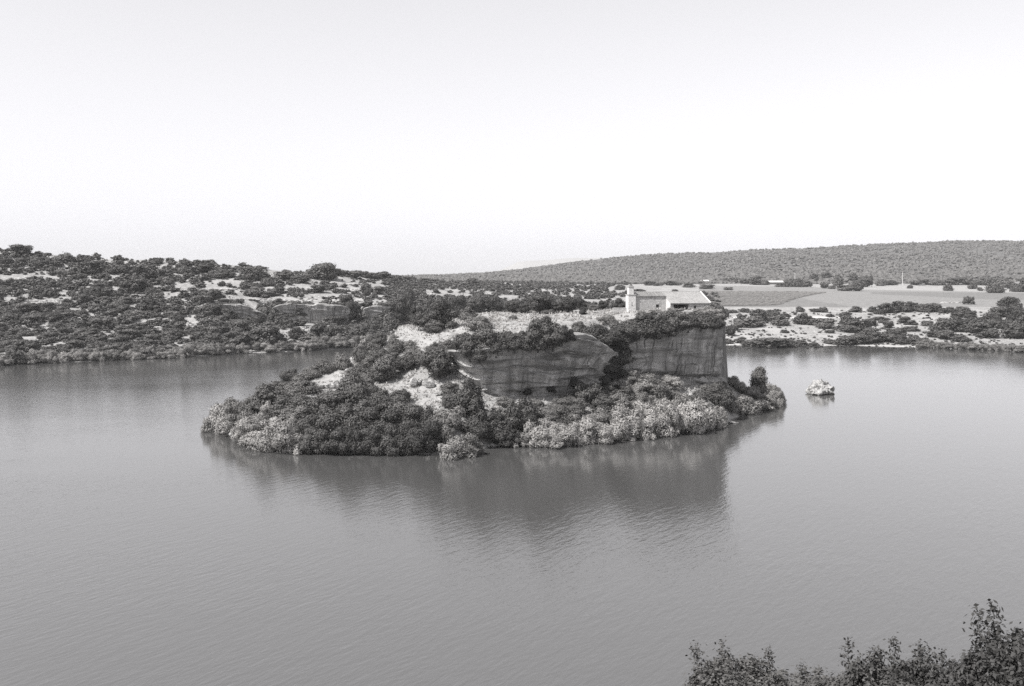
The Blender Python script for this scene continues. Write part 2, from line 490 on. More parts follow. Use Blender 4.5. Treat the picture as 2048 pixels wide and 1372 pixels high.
def hit(u, v, isle=True):
    """first terrain point seen at photo pixel (u, v): X, Y, Z (the lake surface counts)"""
    best = None
    for grid, Ds, use in ((ISLE_GRID, _iD, isle), (MAIN_GRID, _mD, True)):
        if not use: continue
        z = grid_column(grid, float(u))
        r = V(v, Ds)
        k = np.nonzero((z >= r) & (z > -0.05))[0]
        if len(k):
            d = Ds[k[0]]
            if best is None or d < best[0]: best = (d, z[k[0]])
    if v > VH + 5:
        dw = W(v)
        if best is None or dw < best[0]: best = (dw, 0.0)
    if best is None: return None
    return PX(u, best[0]), best[0], best[1]


def polar_mesh(name, us, Ds, Z, smooth=True):
    X = (us[:, None] - 1024) / F * Ds[None, :]
    Y = np.broadcast_to(Ds[None, :], X.shape)
    P = np.stack([X, Y, Z], -1).reshape(-1, 3)
    n, m = len(us), len(Ds)
    i = np.arange((n - 1) * m).reshape(n - 1, m)[:, :-1].ravel()
    Fc = np.stack([i, i + m, i + m + 1, i + 1], 1)
    return mesh_arrays(name, P, Fc, smooth=smooth), P


# ------------------------------------------------------------------ setting: ground, hills, island, lake
a = np.linspace(0, 2 * math.pi, 65)[:-1]
gv = np.concatenate([[[0, 0, -4.4]], np.stack([np.cos(a) * 9500, np.sin(a) * 9500, np.full(64, -4.4)], 1)])
gf = np.stack([np.zeros(64, int), np.arange(1, 65), np.r_[np.arange(2, 65), 1]], 1)
tag(link('ground', mesh_arrays('ground', gv, gf), mat=M['ground']), 'plain stony ground sheet under the lake and hills', kind='structure')

us = np.concatenate([np.arange(-4200, -800, 100), np.arange(-800, 2850, 5), np.arange(2850, 6400, 100)]).astype(float)
Zm = main_h(us, _mD)
me, P = polar_mesh('hillside', us, _mD, Zm)
# land cover that differs from the dry slope: vineyard, ploughed field, stubble, forest floor of the far hill
vv = VH + (H - P[:, 2]) * F / P[:, 1]
uu = 1024 + P[:, 0] * F / P[:, 1]
cov = np.zeros((len(P), 4)); cov[:, :3] = 0.3
Dp = P[:, 1]


def cover(mask, c, alpha=1.0):
    cov[mask, :3] = c; cov[mask, 3] = alpha


field = (uu > 1395) & (Dp > 655) & (Dp < 1130) & (vv < 616 - (uu - 1440) * 0.004)
cover(field, 0.205)
vine = field & (vv > 590 + np.clip(uu - 1560, 0, 400) * 0.16) & (uu < 1700)
cover(vine, 0.17)
cover(field & (vv < 590) & (vv > 586) & (uu < 1620), 0.36)
strip = field & (uu > 1740) & (vv > 583 + (uu - 1740) * 0.010) & (vv < 588 + (uu - 1740) * 0.045)
cover(strip, 0.165)
cover(field & (uu > 1880) & (vv > 600), 0.2)
cover((uu > 1720) & (Dp > 1000) & (Dp < 1250) & (vv < 579 + (uu - 1720) * 0.018), 0.29)
cover(Dp > 1330, 0.11)
road = (uu > 1445) & (uu < 1700) & (np.abs(vv - 634.5) < 1.3) & (Dp < 640)
cover(road, 0.5)
beach = (uu > 1300) & (P[:, 2] < 0.4) & (P[:, 2] > -1.0) & (Dp < 600)
cover(beach, 0.4)
at = me.color_attributes.new('cover', 'FLOAT_COLOR', 'POINT')
at.data.foreach_set('color', cov.astype(np.float32).ravel())
tag(link('hillside', me, mat=M['mainland']), 'dry limestone hills, fields and lake shore behind the island', kind='structure')

iu = np.arange(392, 1580, 2.0)
me, _ = polar_mesh('island_ground', iu, _iD, isle_h(iu, _iD))
tag(link('island_ground', me, mat=M['ground']), 'pale dry ground of the island in the lake', kind='structure')

# bank below the camera
bx = np.arange(-1500, 1501, 12.0); bx = np.unique(np.r_[bx, np.arange(-30, 60, 1.0)])
by = np.unique(np.r_[np.arange(-400, 0, 25.0), np.arange(0, 110, 1.5)])
BX, BY = np.meshgrid(bx, by, indexing='ij')


def bank_z(x, y):
    z = 34.3 - 0.40 * y - 0.0016 * np.clip(y - 28, 0, None) ** 2
    z = np.where(y < 0, 34.3 + 4 * (1 - np.exp(y / 60)), z)
    return np.maximum(z, -4.0) + 0.3 * fbm(np.asarray(x) / 4, np.asarray(y) / 4, 71, 3) - 0.25


BZ = bank_z(BX, BY)
n, m = BX.shape
i = np.arange((n - 1) * m).reshape(n - 1, m)[:, :-1].ravel()
me = mesh_arrays('bank', np.stack([BX, BY, BZ], -1).reshape(-1, 3), np.stack([i, i + m, i + m + 1, i + 1], 1), smooth=True)
tag(link('bank', me, mat=M['ground']), 'stony lake bank falling away below the viewpoint', kind='structure')

# distant mountain, faint behind the wooded hill
mx = np.linspace(960, 1420, 60)
mt = np.interp(mx, [960, 1000, 1022, 1036, 1060, 1100, 1140, 1200, 1300, 1420], [547, 541, 533, 524, 522, 520, 516, 516, 522, 530])
rows = []
for k, (dd, fz) in enumerate(((6800, 0.0), (7300, 0.55), (7800, 0.9), (8000, 1.0), (8500, 0.5), (9000, 0.0))):
    X = PX(mx, 8000) + 60 * fbm(mx / 30, mx * 0 + k, 90, 3)
    Zt = V(mt, 8000)
    rows.append(np.stack([X, np.full_like(mx, dd), np.maximum(Zt, 5) * fz - (4 if fz == 0 else 0) + 4 * fbm(mx / 12, mx * 0 + k * 3.1, 92, 3) * fz], 1))
MP = np.concatenate(rows); m = len(mx)
i = np.arange(5 * m).reshape(5, m)[:, :-1].ravel()
me = mesh_arrays('mountain', MP, np.stack([i, i + 1, i + m + 1, i + m], 1), smooth=True)
tag(link('mountain', me, mat=flat_mat('mountain_rock', 0.3)), 'faint distant mountain behind the wooded hill', kind='structure')

# lake
t = NT('lake_water')
geo = t.add('ShaderNodeNewGeometry')
p = geo.outputs['Position']
def along(deg, sx, sy):               # crests run along deg in plan
    return t.mapping(t.mapping(p, (1, 1, 1), (0, 0, math.radians(-deg))), (sx, sy, 1))


rip = t.noise(along(60, 0.27, 1.05), 1.0, 4, 0.55, 0.3)
rip2 = t.noise(along(40, 0.5, 1.9), 1.0, 3, 0.6, 0.3)
rip3 = t.noise(along(78, 0.9, 3.2), 1.0, 2, 0.5)
gust = t.ramp(t.noise(t.mapping(p, (1, 1.6, 1)), 0.014, 4, 0.5), [(0.32, 0.4), (0.68, 1.0)])
py = t.add('ShaderNodeSeparateXYZ'); t.link(p, py.inputs[0])
open_water = t.add('ShaderNodeMapRange'); open_water.inputs['From Min'].default_value = 200; open_water.inputs['From Max'].default_value = 120   # the island's lee is calmer than the open water
open_water.inputs['To Min'].default_value = 0.45; open_water.inputs['To Max'].default_value = 1.0
t.link(py.outputs[1], open_water.inputs['Value'])
hh = t.math('MULTIPLY', t.math('MULTIPLY_ADD', rip3, 0.2, t.math('MULTIPLY_ADD', rip2, 0.45, rip)), t.math('MULTIPLY', gust, open_water.outputs[0]))
b = t.bsdf(0.064, 0.09, 0.5, hh, 0.22, 0.40)
b.inputs['IOR'].default_value = 2.15
M['water'] = t.m
lake = link('lake', mesh_arrays('lake', np.array([[-1500, 20, 0], [1500, 20, 0], [1500, 640, 0], [-1500, 640, 0]], float), np.array([[0, 1, 2, 3]])), mat=M['water'])
tag(lake, 'calm rippled lake around the island', kind='structure')


# ------------------------------------------------------------------ cliffs (undercut faces with water streaks)
def cliff(name, pts, label, over=2.6, seed=0, nt=96, ds=0.4, diag=0.0, flat_from=None, rock='cliff'):
    """pts: (X, Y, z_foot, z_top) along the foot, seen from the lake; the face leans out over its foot"""
    pts = np.array(pts, float)
    s = np.r_[0, np.cumsum(np.hypot(np.diff(pts[:, 0]), np.diff(pts[:, 1])))]
    ss = np.linspace(0, s[-1], max(8, int(s[-1] / ds)))
    Q = np.stack([np.interp(ss, s, pts[:, k]) for k in range(4)], 1)
    lean = np.ones(len(ss)) if flat_from is None else np.interp(ss, [s[flat_from - 2], s[flat_from]], [1.0, -0.25])
    k = np.ones(9) / 9
    for c in range(2):
        Q[:, c] = np.convolve(np.pad(Q[:, c], 4, mode='edge'), k, 'valid')
    T = np.gradient(Q[:, :2], axis=0); T /= np.linalg.norm(T, axis=1)[:, None] + 1e-9
    N = np.stack([T[:, 1], -T[:, 0]], 1)            # outward, towards the lake
    verts, uvs = [], []
    tt = np.linspace(0, 1, nt)
    Q[:, 3] += 0.8 * fbm(ss / 5, ss * 0, seed + 51, 3)
    hgt = Q[:, 3] - Q[:, 2]
    taper = np.clip(np.minimum(hgt / 5.0, 1), 0.05, 1)
    for j, tv in enumerate(tt):
        bulge = over * lean * (tv ** 1.25) - 0.9 * math.sin(math.pi * tv) * 0.6
        z = Q[:, 2] - 1.8 * (1 - tv) + hgt * tv
        nz = 0.75 * fbm(ss / 6.0, z / 9.0, seed, 4) + 0.35 * fbm(ss / 1.6, z / 5.0, seed + 5, 3) + 0.22 * fbm(ss / 9, z / 0.9, seed + 9, 2)
        dg = (z + 0.32 * ss * diag) / 2.6 + 0.5 * fbm(ss / 7, z / 7, seed + 31, 2)
        saw = (dg - np.floor(dg)) ** 3
        nz = nz - 1.7 * math.exp(-((tv - 0.17) / 0.05) ** 2) * np.clip(fbm(ss / 9, ss * 0, seed + 61, 2) * 3 + 0.6, 0, 1)
        nz = nz + (0.9 * fbm(ss / 3.0, z / 2.4, seed + 71, 3) * (1 - np.clip(lean, 0, 1)))
        nz = nz + 0.95 * saw * np.clip(fbm(ss / 11, z / 6, seed + 37, 2) * 2.2 + 0.35, 0, 1) + 0.9 * fbm(ss / 13, z / 22, seed + 41, 2)
        off = (bulge + nz) * taper
        verts.append(np.stack([Q[:, 0] + N[:, 0] * off, Q[:, 1] + N[:, 1] * off, z], 1)); uvs.append(np.stack([ss, z], 1))
    for back, dz in ((0.2, 0.35), (-1.2, 0.55), (-3.0, 0.2), (-5.5, -0.6)):   # rounded lip running back under the turf
        off = (over * lean + back - 0.3) * taper
        z = Q[:, 3] + dz + 0.25 * fbm(ss / 2.0, ss * 0 + back, seed + 3, 3)
        verts.append(np.stack([Q[:, 0] + N[:, 0] * off, Q[:, 1] + N[:, 1] * off, z], 1)); uvs.append(np.stack([ss, z + 3 * (0.2 - back)], 1))
    nr, nc = len(verts), len(ss)
    Pv = np.concatenate(verts); UV = np.concatenate(uvs)
    i = np.arange((nr - 1) * nc).reshape(nr - 1, nc)[:, :-1].ravel()
    Fc = np.stack([i, i + 1, i + nc + 1, i + nc], 1)
    me = mesh_arrays(name, Pv, Fc, smooth=True)
    ul = me.uv_layers.new(name='UVMap')
    ul.data.foreach_set('uv', (UV[Fc.ravel()] ).astype(np.float32).ravel())
    o = link(name, me, mat=M[rock])
    tag(o, label, kind='structure')
    return Q, N, ss


def cp(u, D, vb, vt): return (PX(u, D), D, V(vb, D), V(vt, D))


left_pts = [cp(906, 236.5, 728, 716), cp(925, 232.5, 752, 706), cp(950, 229.6, 772, 700), cp(980, 228.4, 788, 694), cp(1020, 229.5, 790, 686),
            cp(1060, 231, 790, 680), cp(1110, 233, 789, 672), cp(1150, 235.5, 788, 670), cp(1180, 238.5, 786, 684), cp(1205, 243, 776, 702), cp(1216, 248, 768, 712)]
cliff('cliff', left_pts, 'streaked grey cliff under the cluster of oaks, beside the dark gully', 3.6, 101, diag=1.0, rock='bedded')
right_pts = [cp(1206, 251, 757, 726), cp(1225, 249.5, 757, 700), cp(1245, 248.2, 756, 668), cp(1290, 249.5, 757, 652), cp(1340, 252, 760, 646), cp(1400, 256, 764, 644),
             cp(1440, 260, 766, 644), cp(1450, 264, 768, 644), (57.4, 274, 6.5, 23.4), (60.0, 290, 3, 22.5), (55, 304, 1, 22)]
cliff('cliff', right_pts, 'tall streaked grey cliff below the stone house', 3.8, 131, diag=0.25, flat_from=7)
for pts_, lab_, sd_ in ((((434, 529, 616, 611), (455, 530, 632, 609), (480, 531, 638, 611), (505, 532, 642, 618), (525, 534, 642, 627), (540, 537, 640, 634)), 'left wedge of dark streaked rock across the left hill, tapering to the right', 171),
                        (((546, 538, 630, 616), (560, 537, 640, 611), (590, 538, 646, 609), (620, 540, 652, 610), (650, 541, 652, 608), (680, 543, 650, 611), (700, 546, 644, 620)), 'longest band of dark streaked rock across the middle of the left hill', 181),
                        (((728, 549, 632, 618), (742, 547, 640, 612), (765, 548, 644, 612), (788, 550, 642, 614), (800, 553, 636, 622)), 'short dark rock band at the right end of the left hill', 191)):
    cliff('cliff', [cp(*q_) for q_ in pts_], lab_, 3.0, sd_, nt=24, ds=0.8, diag=0.8)

# ------------------------------------------------------------------ foliage kit
def leaf_quads(C, Nn, size, aspect=1.6, seed=0):
    """pointed leaf or leaf-clump faces: C centres, Nn facing, size per leaf"""
    r = np.random.default_rng(seed)
    k = len(C)
    Nn = Nn / (np.linalg.norm(Nn, axis=1)[:, None] + 1e-9)
    A = r.normal(size=(k, 3)); A -= (A * Nn).sum(1)[:, None] * Nn
    A /= np.linalg.norm(A, axis=1)[:, None] + 1e-9
    B = np.cross(Nn, A)
    L = (size * 0.5 * aspect)[:, None]; Wd = (size * 0.5)[:, None]
    q = np.stack([C - A * L, C + B * Wd + A * L * 0.1, C + A * L, C - B * Wd + A * L * 0.1], 1).reshape(-1, 3)
    f = np.arange(4 * k).reshape(k, 4)
    return q, f


_ico = None


def ico(sub=1):
    bm = bmesh.new(); bmesh.ops.create_icosphere(bm, subdivisions=sub, radius=1.0)
    v = np.array([x.co[:] for x in bm.verts]); f = np.array([[x.index for x in p.verts] for p in bm.faces])
    bm.free(); return v, f


ICO1, ICO2 = ico(1), ico(2)


def lobes_of(style, r):
    """lobes (centre, radius) of a crown in a unit box: width about 1, height about 1, foot at z = 0"""
    L = []
    if style == 'oak':
        n = r.integers(13, 20); ex = r.uniform(0.8, 1.35)
        for k in range(n):
            a = r.uniform(0, 6.283); rr = 0.36 * math.sqrt(r.uniform(0, 1)); z = r.uniform(0.14, 0.82)
            shrink = 1 - 0.75 * max(0, z - 0.42)
            L.append((rr * shrink * math.cos(a) * ex, rr * shrink * math.sin(a), z, 0.10 + 0.14 * r.uniform(0, 1) ** 1.3))
        L.append((0, 0, 0.40, 0.32))
    elif style == 'scrub':
        n = r.integers(16, 24); ex = r.uniform(0.75, 1.25)
        for k in range(n):
            a = r.uniform(0, 6.283); rr = 0.36 * math.sqrt(r.uniform(0, 1))
            top = 0.80 * math.sqrt(max(0.02, 1 - (rr / 0.47) ** 2))
            L.append((rr * math.cos(a), rr * math.sin(a) * ex, top * r.uniform(0.45, 1.0), 0.07 + 0.13 * r.uniform(0, 1) ** 1.5))
        L.append((0, 0, 0.30, 0.33)); L.append((0.1, 0.05, 0.22, 0.33)); L.append((-0.12, -0.04, 0.2, 0.3))
    elif style == 'willow':
        n = r.integers(15, 21)
        for k in range(n):
            a = r.uniform(0, 6.283); rr = 0.48 * math.sqrt(r.uniform(0, 1))
            L.append((rr * math.cos(a), rr * math.sin(a), r.uniform(0.08, 0.88) * (1 - 1.0 * rr), r.uniform(0.07, 0.18)))
        L.append((0, 0, 0.4, 0.24))
    elif style == 'conifer':
        for k in range(9):
            z = 0.12 + 0.8 * k / 8
            rad = 0.36 * (1 - abs(z - 0.42) ** 1.5 * 1.5)
            a = r.uniform(0, 6.283)
            L.append((0.08 * math.cos(a), 0.08 * math.sin(a), z, max(0.1, rad * r.uniform(0.75, 1.0))))
    return np.array(L)


def crown_mesh(name, style, n, leaf, seed, core=0.84, mat='leaf', low=False):
    r = np.random.default_rng(seed)
    L = lobes_of(style, r)
    w = L[:, 3] ** 2; pick = r.choice(len(L), n * 3, p=w / w.sum())
    d = r.normal(size=(n * 3, 3)); d[:, 2] += 0.25; d /= np.linalg.norm(d, axis=1)[:, None]
    spread = r.uniform(0.70, 1.08, n * 3) + 0.45 * r.uniform(0, 1, n * 3) ** 6 if style != 'willow' else r.uniform(0.6, 1.35, n * 3)
    AX = r.uniform(0.62, 1.32, (len(L), 3)); AX[:, 2] *= 0.9
    spread = spread + np.where(r.uniform(0, 1, n * 3) < 0.14, r.uniform(0.05, 0.5, n * 3), 0)
    C = L[pick, :3] + d * AX[pick] * (L[pick, 3] * spread)[:, None]
    # drop leaves buried in other lobes and below the foot
    dist = np.linalg.norm((C[:, None, :] - L[None, :, :3]) / AX[None], axis=2) / L[None, :, 3]
    ok = (dist.min(1) > 0.80) & (C[:, 2] > 0.0)
    C, d = C[ok][:n], d[ok][:n]
    Nn = d + 0.32 * r.normal(size=d.shape); Nn[:, 2] += 0.08
    if style == 'willow':
        Nn[:, 2] *= 0.5
        C[:, 2] += 0.07 * r.uniform(0, 1, len(C)) ** 3
    q, f = leaf_quads(C, Nn, leaf * r.uniform(0.6, 1.4, len(C)), 1.7 if style != 'willow' else 2.6, seed + 1)
    vs, fs = [q], [f]
    off = len(q)
    tri = []
    iv, jf = ICO1
    for (cx, cy, cz, rad), ax in zip(L, AX):       # solid cores for inner twigs: block light, dark colour deepens the gaps
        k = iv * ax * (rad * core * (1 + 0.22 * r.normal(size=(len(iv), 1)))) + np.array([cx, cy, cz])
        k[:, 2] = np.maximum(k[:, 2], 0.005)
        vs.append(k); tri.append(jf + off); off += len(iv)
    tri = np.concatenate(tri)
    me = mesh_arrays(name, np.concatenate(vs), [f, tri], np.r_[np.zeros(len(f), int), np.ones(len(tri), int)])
    me.materials.append(M[mat]); me.materials.append(M['twig_shade'])
    return me


def stem_mesh(name, seed, trunk=0.3, rad=0.03, n=5, fan=0.3):
    """trunk that forks into limbs, unit box"""
    r = np.random.default_rng(seed)
    vs, fs = [], []; off = 0

    def tube(p, rs, k=6):
        nonlocal off
        p = np.array(p); ring = []
        for a, b in zip(p, rs):
            an = np.linspace(0, 6.283, k, endpoint=False)
            ring.append(np.stack([a[0] + b * np.cos(an), a[1] + b * np.sin(an), np.full(k, a[2])], 1))
        vs.append(np.concatenate(ring))
        for i in range(len(p) - 1):
            for j in range(k):
                fs.append((off + i * k + j, off + i * k + (j + 1) % k, off + (i + 1) * k + (j + 1) % k, off + (i + 1) * k + j))
        off += k * len(p)

    lean = r.normal(size=2) * 0.03
    tube([(0, 0, -0.06), (lean[0], lean[1], trunk * 0.5), (lean[0] * 2, lean[1] * 2, trunk)], [rad * 1.35, rad, rad * 0.85])
    for i in range(n):
        a = r.uniform(0, 6.283); rr = r.uniform(0.4, 1) * fan
        e = np.array([rr * math.cos(a), rr * math.sin(a), r.uniform(0.5, 0.85)])
        s = np.array([lean[0] * 2, lean[1] * 2, trunk * r.uniform(0.6, 0.98)])
        mid = s * 0.5 + e * 0.5 + np.array([0, 0, -0.04])
        tube([s, mid, e], [rad * 0.6, rad * 0.42, rad * 0.15])
    me = mesh_arrays(name, np.concatenate(vs), np.array(fs), smooth=True)
    me.materials.append(M['bark'])
    return me


KIT = {
    'oak':    [crown_mesh('oak_crown', 'oak', 6500, 0.034, 100 + k) for k in range(9)],
    'scrub':  [crown_mesh('scrub_crown', 'scrub', 6500, 0.030, 200 + k) for k in range(9)],
    'willow': [crown_mesh('willow_crown', 'willow', 5200, 0.028, 300 + k, 0.66, 'willow') for k in range(9)],
    'conifer': [crown_mesh('conifer_crown', 'conifer', 3400, 0.045, 400 + k) for k in range(2)],
    'far':    [crown_mesh('far_crown', 'oak', 2200, 0.058, 500 + k) for k in range(6)] + [crown_mesh('far_crown', 'scrub', 2200, 0.054, 520 + k) for k in range(6)],
}
STEM = {
    'oak': [stem_mesh('oak_trunk', 600 + k) for k in range(3)],
    'scrub': [stem_mesh('scrub_stem', 620 + k, 0.1, 0.02, 7, 0.33) for k in range(3)],
    'willow': [stem_mesh('willow_stem', 640 + k, 0.06, 0.018, 9, 0.36) for k in range(3)],
    'conifer': [stem_mesh('conifer_trunk', 660 + k, 0.6, 0.03, 3, 0.1) for k in range(2)],
}
TONE = {'oak': 0.088, 'scrub': 0.15, 'willow': 0.285, 'conifer': 0.09, 'far': 0.112}
NAME = {'oak': 'oak_tree', 'scrub': 'scrub_bush', 'willow': 'willow_bush', 'conifer': 'juniper_tree'}


def plant(kind, X, Y, Z, w, h, tone=1.0, name=None, parts=True, sink=0.03):
    rz = random.uniform(0, 6.283)
    cr = random.choice(KIT[kind])
    c = TONE[kind] * tone * random.uniform(0.72, 1.2)
    if not parts:
        o = link(name, cr, loc=(X, Y, Z - sink * h))
        o.scale = (w, w * random.uniform(0.85, 1.1), h); o.rotation_euler = (0, 0, rz); o.color = g(c)
        return o
    e = link(name or NAME[kind], None, loc=(X, Y, Z - sink * h))
    e.scale = (w, w * random.uniform(0.85, 1.1), h); e.rotation_euler = (0, 0, rz)
    tree = kind in ('oak', 'conifer')
    k = link('crown' if tree else 'foliage', cr, parent=e); k.color = g(c)
    link('trunk' if tree else 'stem', random.choice(STEM[kind]), parent=e)
    return e


# ------------------------------------------------------------------ island plants: (kind, u, v of the foot, width px, height px, tone[, depth])
ISLAND = []


def zone(key, phrase, cat, group, rows):
    ISLAND.append((key, phrase, cat, group, rows))


W_, S_, O_, C_ = 'willow', 'scrub', 'oak', 'conifer'
zone('tip', 'pale willow bush at the pointed end of the island', 'bush', 'willow bushes on the pointed end', [
    (W_, 428, 862, 36, 44, .95), (W_, 448, 864, 50, 58, 1.0), (W_, 452, 846, 44, 56, .85), (W_, 474, 868, 50, 52, .9), (W_, 442, 846, 42, 48, .8), (W_, 470, 838, 46, 48, .6),
    (W_, 494, 884, 54, 54, 1.0), (W_, 514, 893, 50, 52, 1.05), (W_, 538, 899, 60, 62, 1.1), (W_, 566, 904, 62, 66, 1.1), (W_, 594, 906, 52, 60, 1.0),
    (W_, 520, 866, 58, 56, .9), (W_, 552, 872, 52, 56, .95), (W_, 584, 878, 50, 54, .9), (W_, 533, 836, 34, 36, 1.1), (W_, 492, 856, 50, 50, .7)])
zone('neck', 'grey scrub bush on the low neck of the island', 'bush', 'scrub bushes on the low neck', [
    (S_, 512, 832, 56, 44, .8), (S_, 542, 818, 84, 62, .75), (S_, 574, 832, 72, 48, .8), (S_, 588, 850, 62, 44, .85), (S_, 610, 790, 62, 36, .85), (S_, 588, 798, 58, 36, .85),
    (S_, 577, 760, 38, 32, .55), (S_, 626, 754, 44, 28, .9), (S_, 604, 764, 40, 24, .9), (S_, 652, 744, 40, 30, 1.0), (S_, 686, 738, 38, 36, 1.1), (S_, 722, 724, 42, 40, .95),
    (S_, 562, 782, 44, 26, .9), (S_, 480, 828, 50, 36, .8), (S_, 532, 792, 44, 28, .8), (S_, 612, 822, 56, 40, .8), ])
zone('thicket', 'dark shrub in the dense thicket on the front bank', 'bush', 'shrubs of the dark front thicket', [
    (O_, 622, 906, 56, 54, .8), (O_, 650, 908, 56, 52, .75), (O_, 680, 908, 58, 54, .7), (O_, 710, 909, 56, 54, .7), (O_, 742, 909, 58, 52, .75), (O_, 772, 909, 56, 56, .7),
    (O_, 802, 909, 58, 54, .65), (O_, 832, 909, 56, 56, .65), (O_, 862, 908, 56, 58, .6), (O_, 630, 872, 62, 56, .95), (O_, 668, 872, 66, 62, 1.0), (O_, 706, 870, 66, 64, 1.05),
    (O_, 746, 874, 66, 62, .85), (O_, 786, 874, 66, 60, .8), (O_, 826, 874, 66, 60, .85), (O_, 860, 876, 52, 60, .8), (O_, 660, 840, 70, 58, 1.1), (O_, 702, 832, 76, 74, 1.2),
    (O_, 742, 838, 70, 64, 1.1), (S_, 776, 836, 66, 50, .75), (S_, 812, 850, 72, 56, .8), (O_, 610, 882, 44, 50, .9), (S_, 644, 826, 48, 34, .9), (S_, 724, 802, 60, 46, .95), (S_, 690, 796, 46, 36, 1.0), (S_, 758, 806, 50, 38, .9)])
zone('slope', 'grey bush on the stony slope left of the cliffs', 'bush', 'scrub bushes on the stony slope', [
    (S_, 757, 692, 36, 32, .9), (S_, 792, 704, 34, 38, 1.0), (S_, 756, 716, 40, 30, .9), (S_, 830, 722, 42, 34, .95), (S_, 866, 708, 34, 28, 1.1), (S_, 896, 702, 28, 28, 1.0),
    (S_, 772, 758, 58, 48, .85), (O_, 878, 758, 64, 56, .85), (S_, 740, 760, 40, 34, .9), (S_, 884, 700, 26, 20, 1.1),
    (S_, 850, 728, 40, 28, .9), (S_, 810, 738, 44, 34, .9), (S_, 778, 730, 44, 36, .9), (O_, 864, 740, 44, 36, .85), (S_, 890, 722, 40, 34, .9), (S_, 738, 736, 36, 28, .8), (S_, 716, 754, 44, 32, .8),
    (S_, 800, 806, 46, 34, .9), (S_, 900, 790, 40, 26, .9), (S_, 744, 700, 40, 30, .9), (S_, 820, 700, 30, 24, 1.0), (S_, 730, 780, 42, 30, 1.0)])
zone('mid', 'leafy shrub on the bank below the left cliff', 'bush', 'shrubs on the bank below the left cliff', [
    (W_, 878, 858, 54, 58, .62), (W_, 900, 866, 60, 60, .7), (O_, 936, 832, 72, 74, .95), (S_, 908, 812, 46, 34, .8), (O_, 990, 888, 82, 70, .7), (O_, 1038, 856, 68, 72, .75),
    (S_, 1000, 836, 50, 32, 1.0), (O_, 952, 880, 56, 54, .75), (W_, 890, 890, 50, 50, .6), (S_, 1090, 838, 60, 36, .95), (S_, 1120, 826, 56, 34, .95), (S_, 1070, 822, 44, 26, 1.1), (O_, 1016, 892, 46, 40, .7),
    (O_, 1060, 874, 46, 44, .7), (S_, 1140, 850, 60, 42, .9), (S_, 1100, 856, 52, 40, .9), (O_, 1180, 810, 58, 56, .8), (S_, 1150, 826, 46, 34, .9), (S_, 968, 846, 44, 34, .8), (S_, 1010, 812, 40, 20, 1.1), (S_, 1136, 800, 40, 18, 1.1), (W_, 866, 872, 46, 54, .6)])
zone('wall', 'dark bush standing in for a hollow at the left cliff foot', 'bush', 'stand-ins for dark hollows at the foot of the left cliff', [  # dark crowns put where the cliff foot has black hollows
    (O_, 1150, 778, 24, 28, .4, 234.5), (O_, 1101, 785, 18, 16, .4, 232.5), (O_, 1056, 790, 20, 12, .5, 231)])
zone('front', 'pale willow bush along the front waterline below the cliffs', 'bush', 'willow bushes along the front waterline', [
    (W_, 914, 914, 66, 66, .72), (W_, 938, 910, 44, 52, .62), (W_, 1048, 893, 46, 44, 1.0), (W_, 1076, 891, 58, 56, 1.05), (W_, 1112, 893, 54, 52, 1.0), (W_, 1146, 888, 56, 56, 1.0), (W_, 1176, 886, 56, 64, 1.05),
    (W_, 1206, 884, 54, 58, .95), (W_, 1236, 880, 54, 62, .9), (W_, 1266, 878, 58, 68, 1.0), (W_, 1300, 874, 60, 72, 1.0), (W_, 1334, 870, 60, 74, 1.05), (W_, 1366, 866, 60, 74, 1.0),
    (W_, 1396, 862, 60, 70, 1.05), (W_, 1424, 856, 48, 60, .95), (W_, 1438, 850, 36, 46, .95), (W_, 1090, 872, 54, 48, .9), (W_, 1160, 864, 56, 50, .85), (W_, 1200, 856, 56, 50, .85), (W_, 1242, 850, 56, 52, .9), (W_, 1284, 846, 58, 54, .95),
    (W_, 1324, 842, 58, 52, .95), (W_, 1362, 838, 58, 52, .95), (W_, 1398, 832, 52, 50, .95), (W_, 1128, 874, 50, 46, .9)])
zone('between', 'small dark bush between the pale willows of the front waterline', 'bush', 'dark bushes between the willows', [
    (S_, 1096, 886, 26, 26, .6), (O_, 1244, 872, 24, 40, .7), (O_, 1292, 872, 22, 30, .7), (S_, 1222, 862, 34, 34, .7), (S_, 1345, 850, 34, 30, .75), (O_, 1160, 880, 22, 24, .7), (S_, 1380, 852, 30, 30, .75), (O_, 1412, 856, 24, 30, .7)])
zone('talus', 'grey bush on the talus slope below the tall cliff', 'bush', 'bushes on the talus below the tall cliff', [
    (W_, 1224, 772, 38, 42, .75), (W_, 1271, 768, 48, 40, .75), (W_, 1288, 784, 46, 32, .85), (S_, 1250, 800, 48, 36, .85), (S_, 1324, 800, 50, 40, .8), (S_, 1206, 828, 54, 40, .8),
    (S_, 1240, 822, 50, 36, .9), (S_, 1284, 816, 50, 34, .95), (S_, 1306, 778, 40, 26, 1.0), (W_, 1340, 776, 40, 28, .85), (W_, 1250, 778, 40, 32, .8), (S_, 1360, 812, 46, 30, .9),
    (O_, 1447, 826, 56, 56, .7), (S_, 1428, 800, 48, 40, .7), (S_, 1400, 806, 40, 28, .85), (S_, 1220, 798, 40, 32, .8), (W_, 1310, 822, 44, 38, .85), (S_, 1418, 786, 36, 22, 1.0), (O_, 1444, 790, 30, 26, .7), (W_, 1272, 800, 44, 34, .8)])
zone('end', 'pale willow bush at the right-hand end of the island', 'bush', 'willow bushes on the far end', [
    (W_, 1490, 828, 62, 56, .85), (W_, 1526, 818, 48, 46, .9), (W_, 1550, 810, 38, 44, .85), (W_, 1466, 776, 30, 28, .8), (W_, 1484, 790, 36, 32, .8), (W_, 1560, 806, 20, 26, .8), (W_, 1506, 800, 36, 34, .8), (W_, 1538, 792, 30, 30, .8), (W_, 1468, 824, 34, 40, .8)])
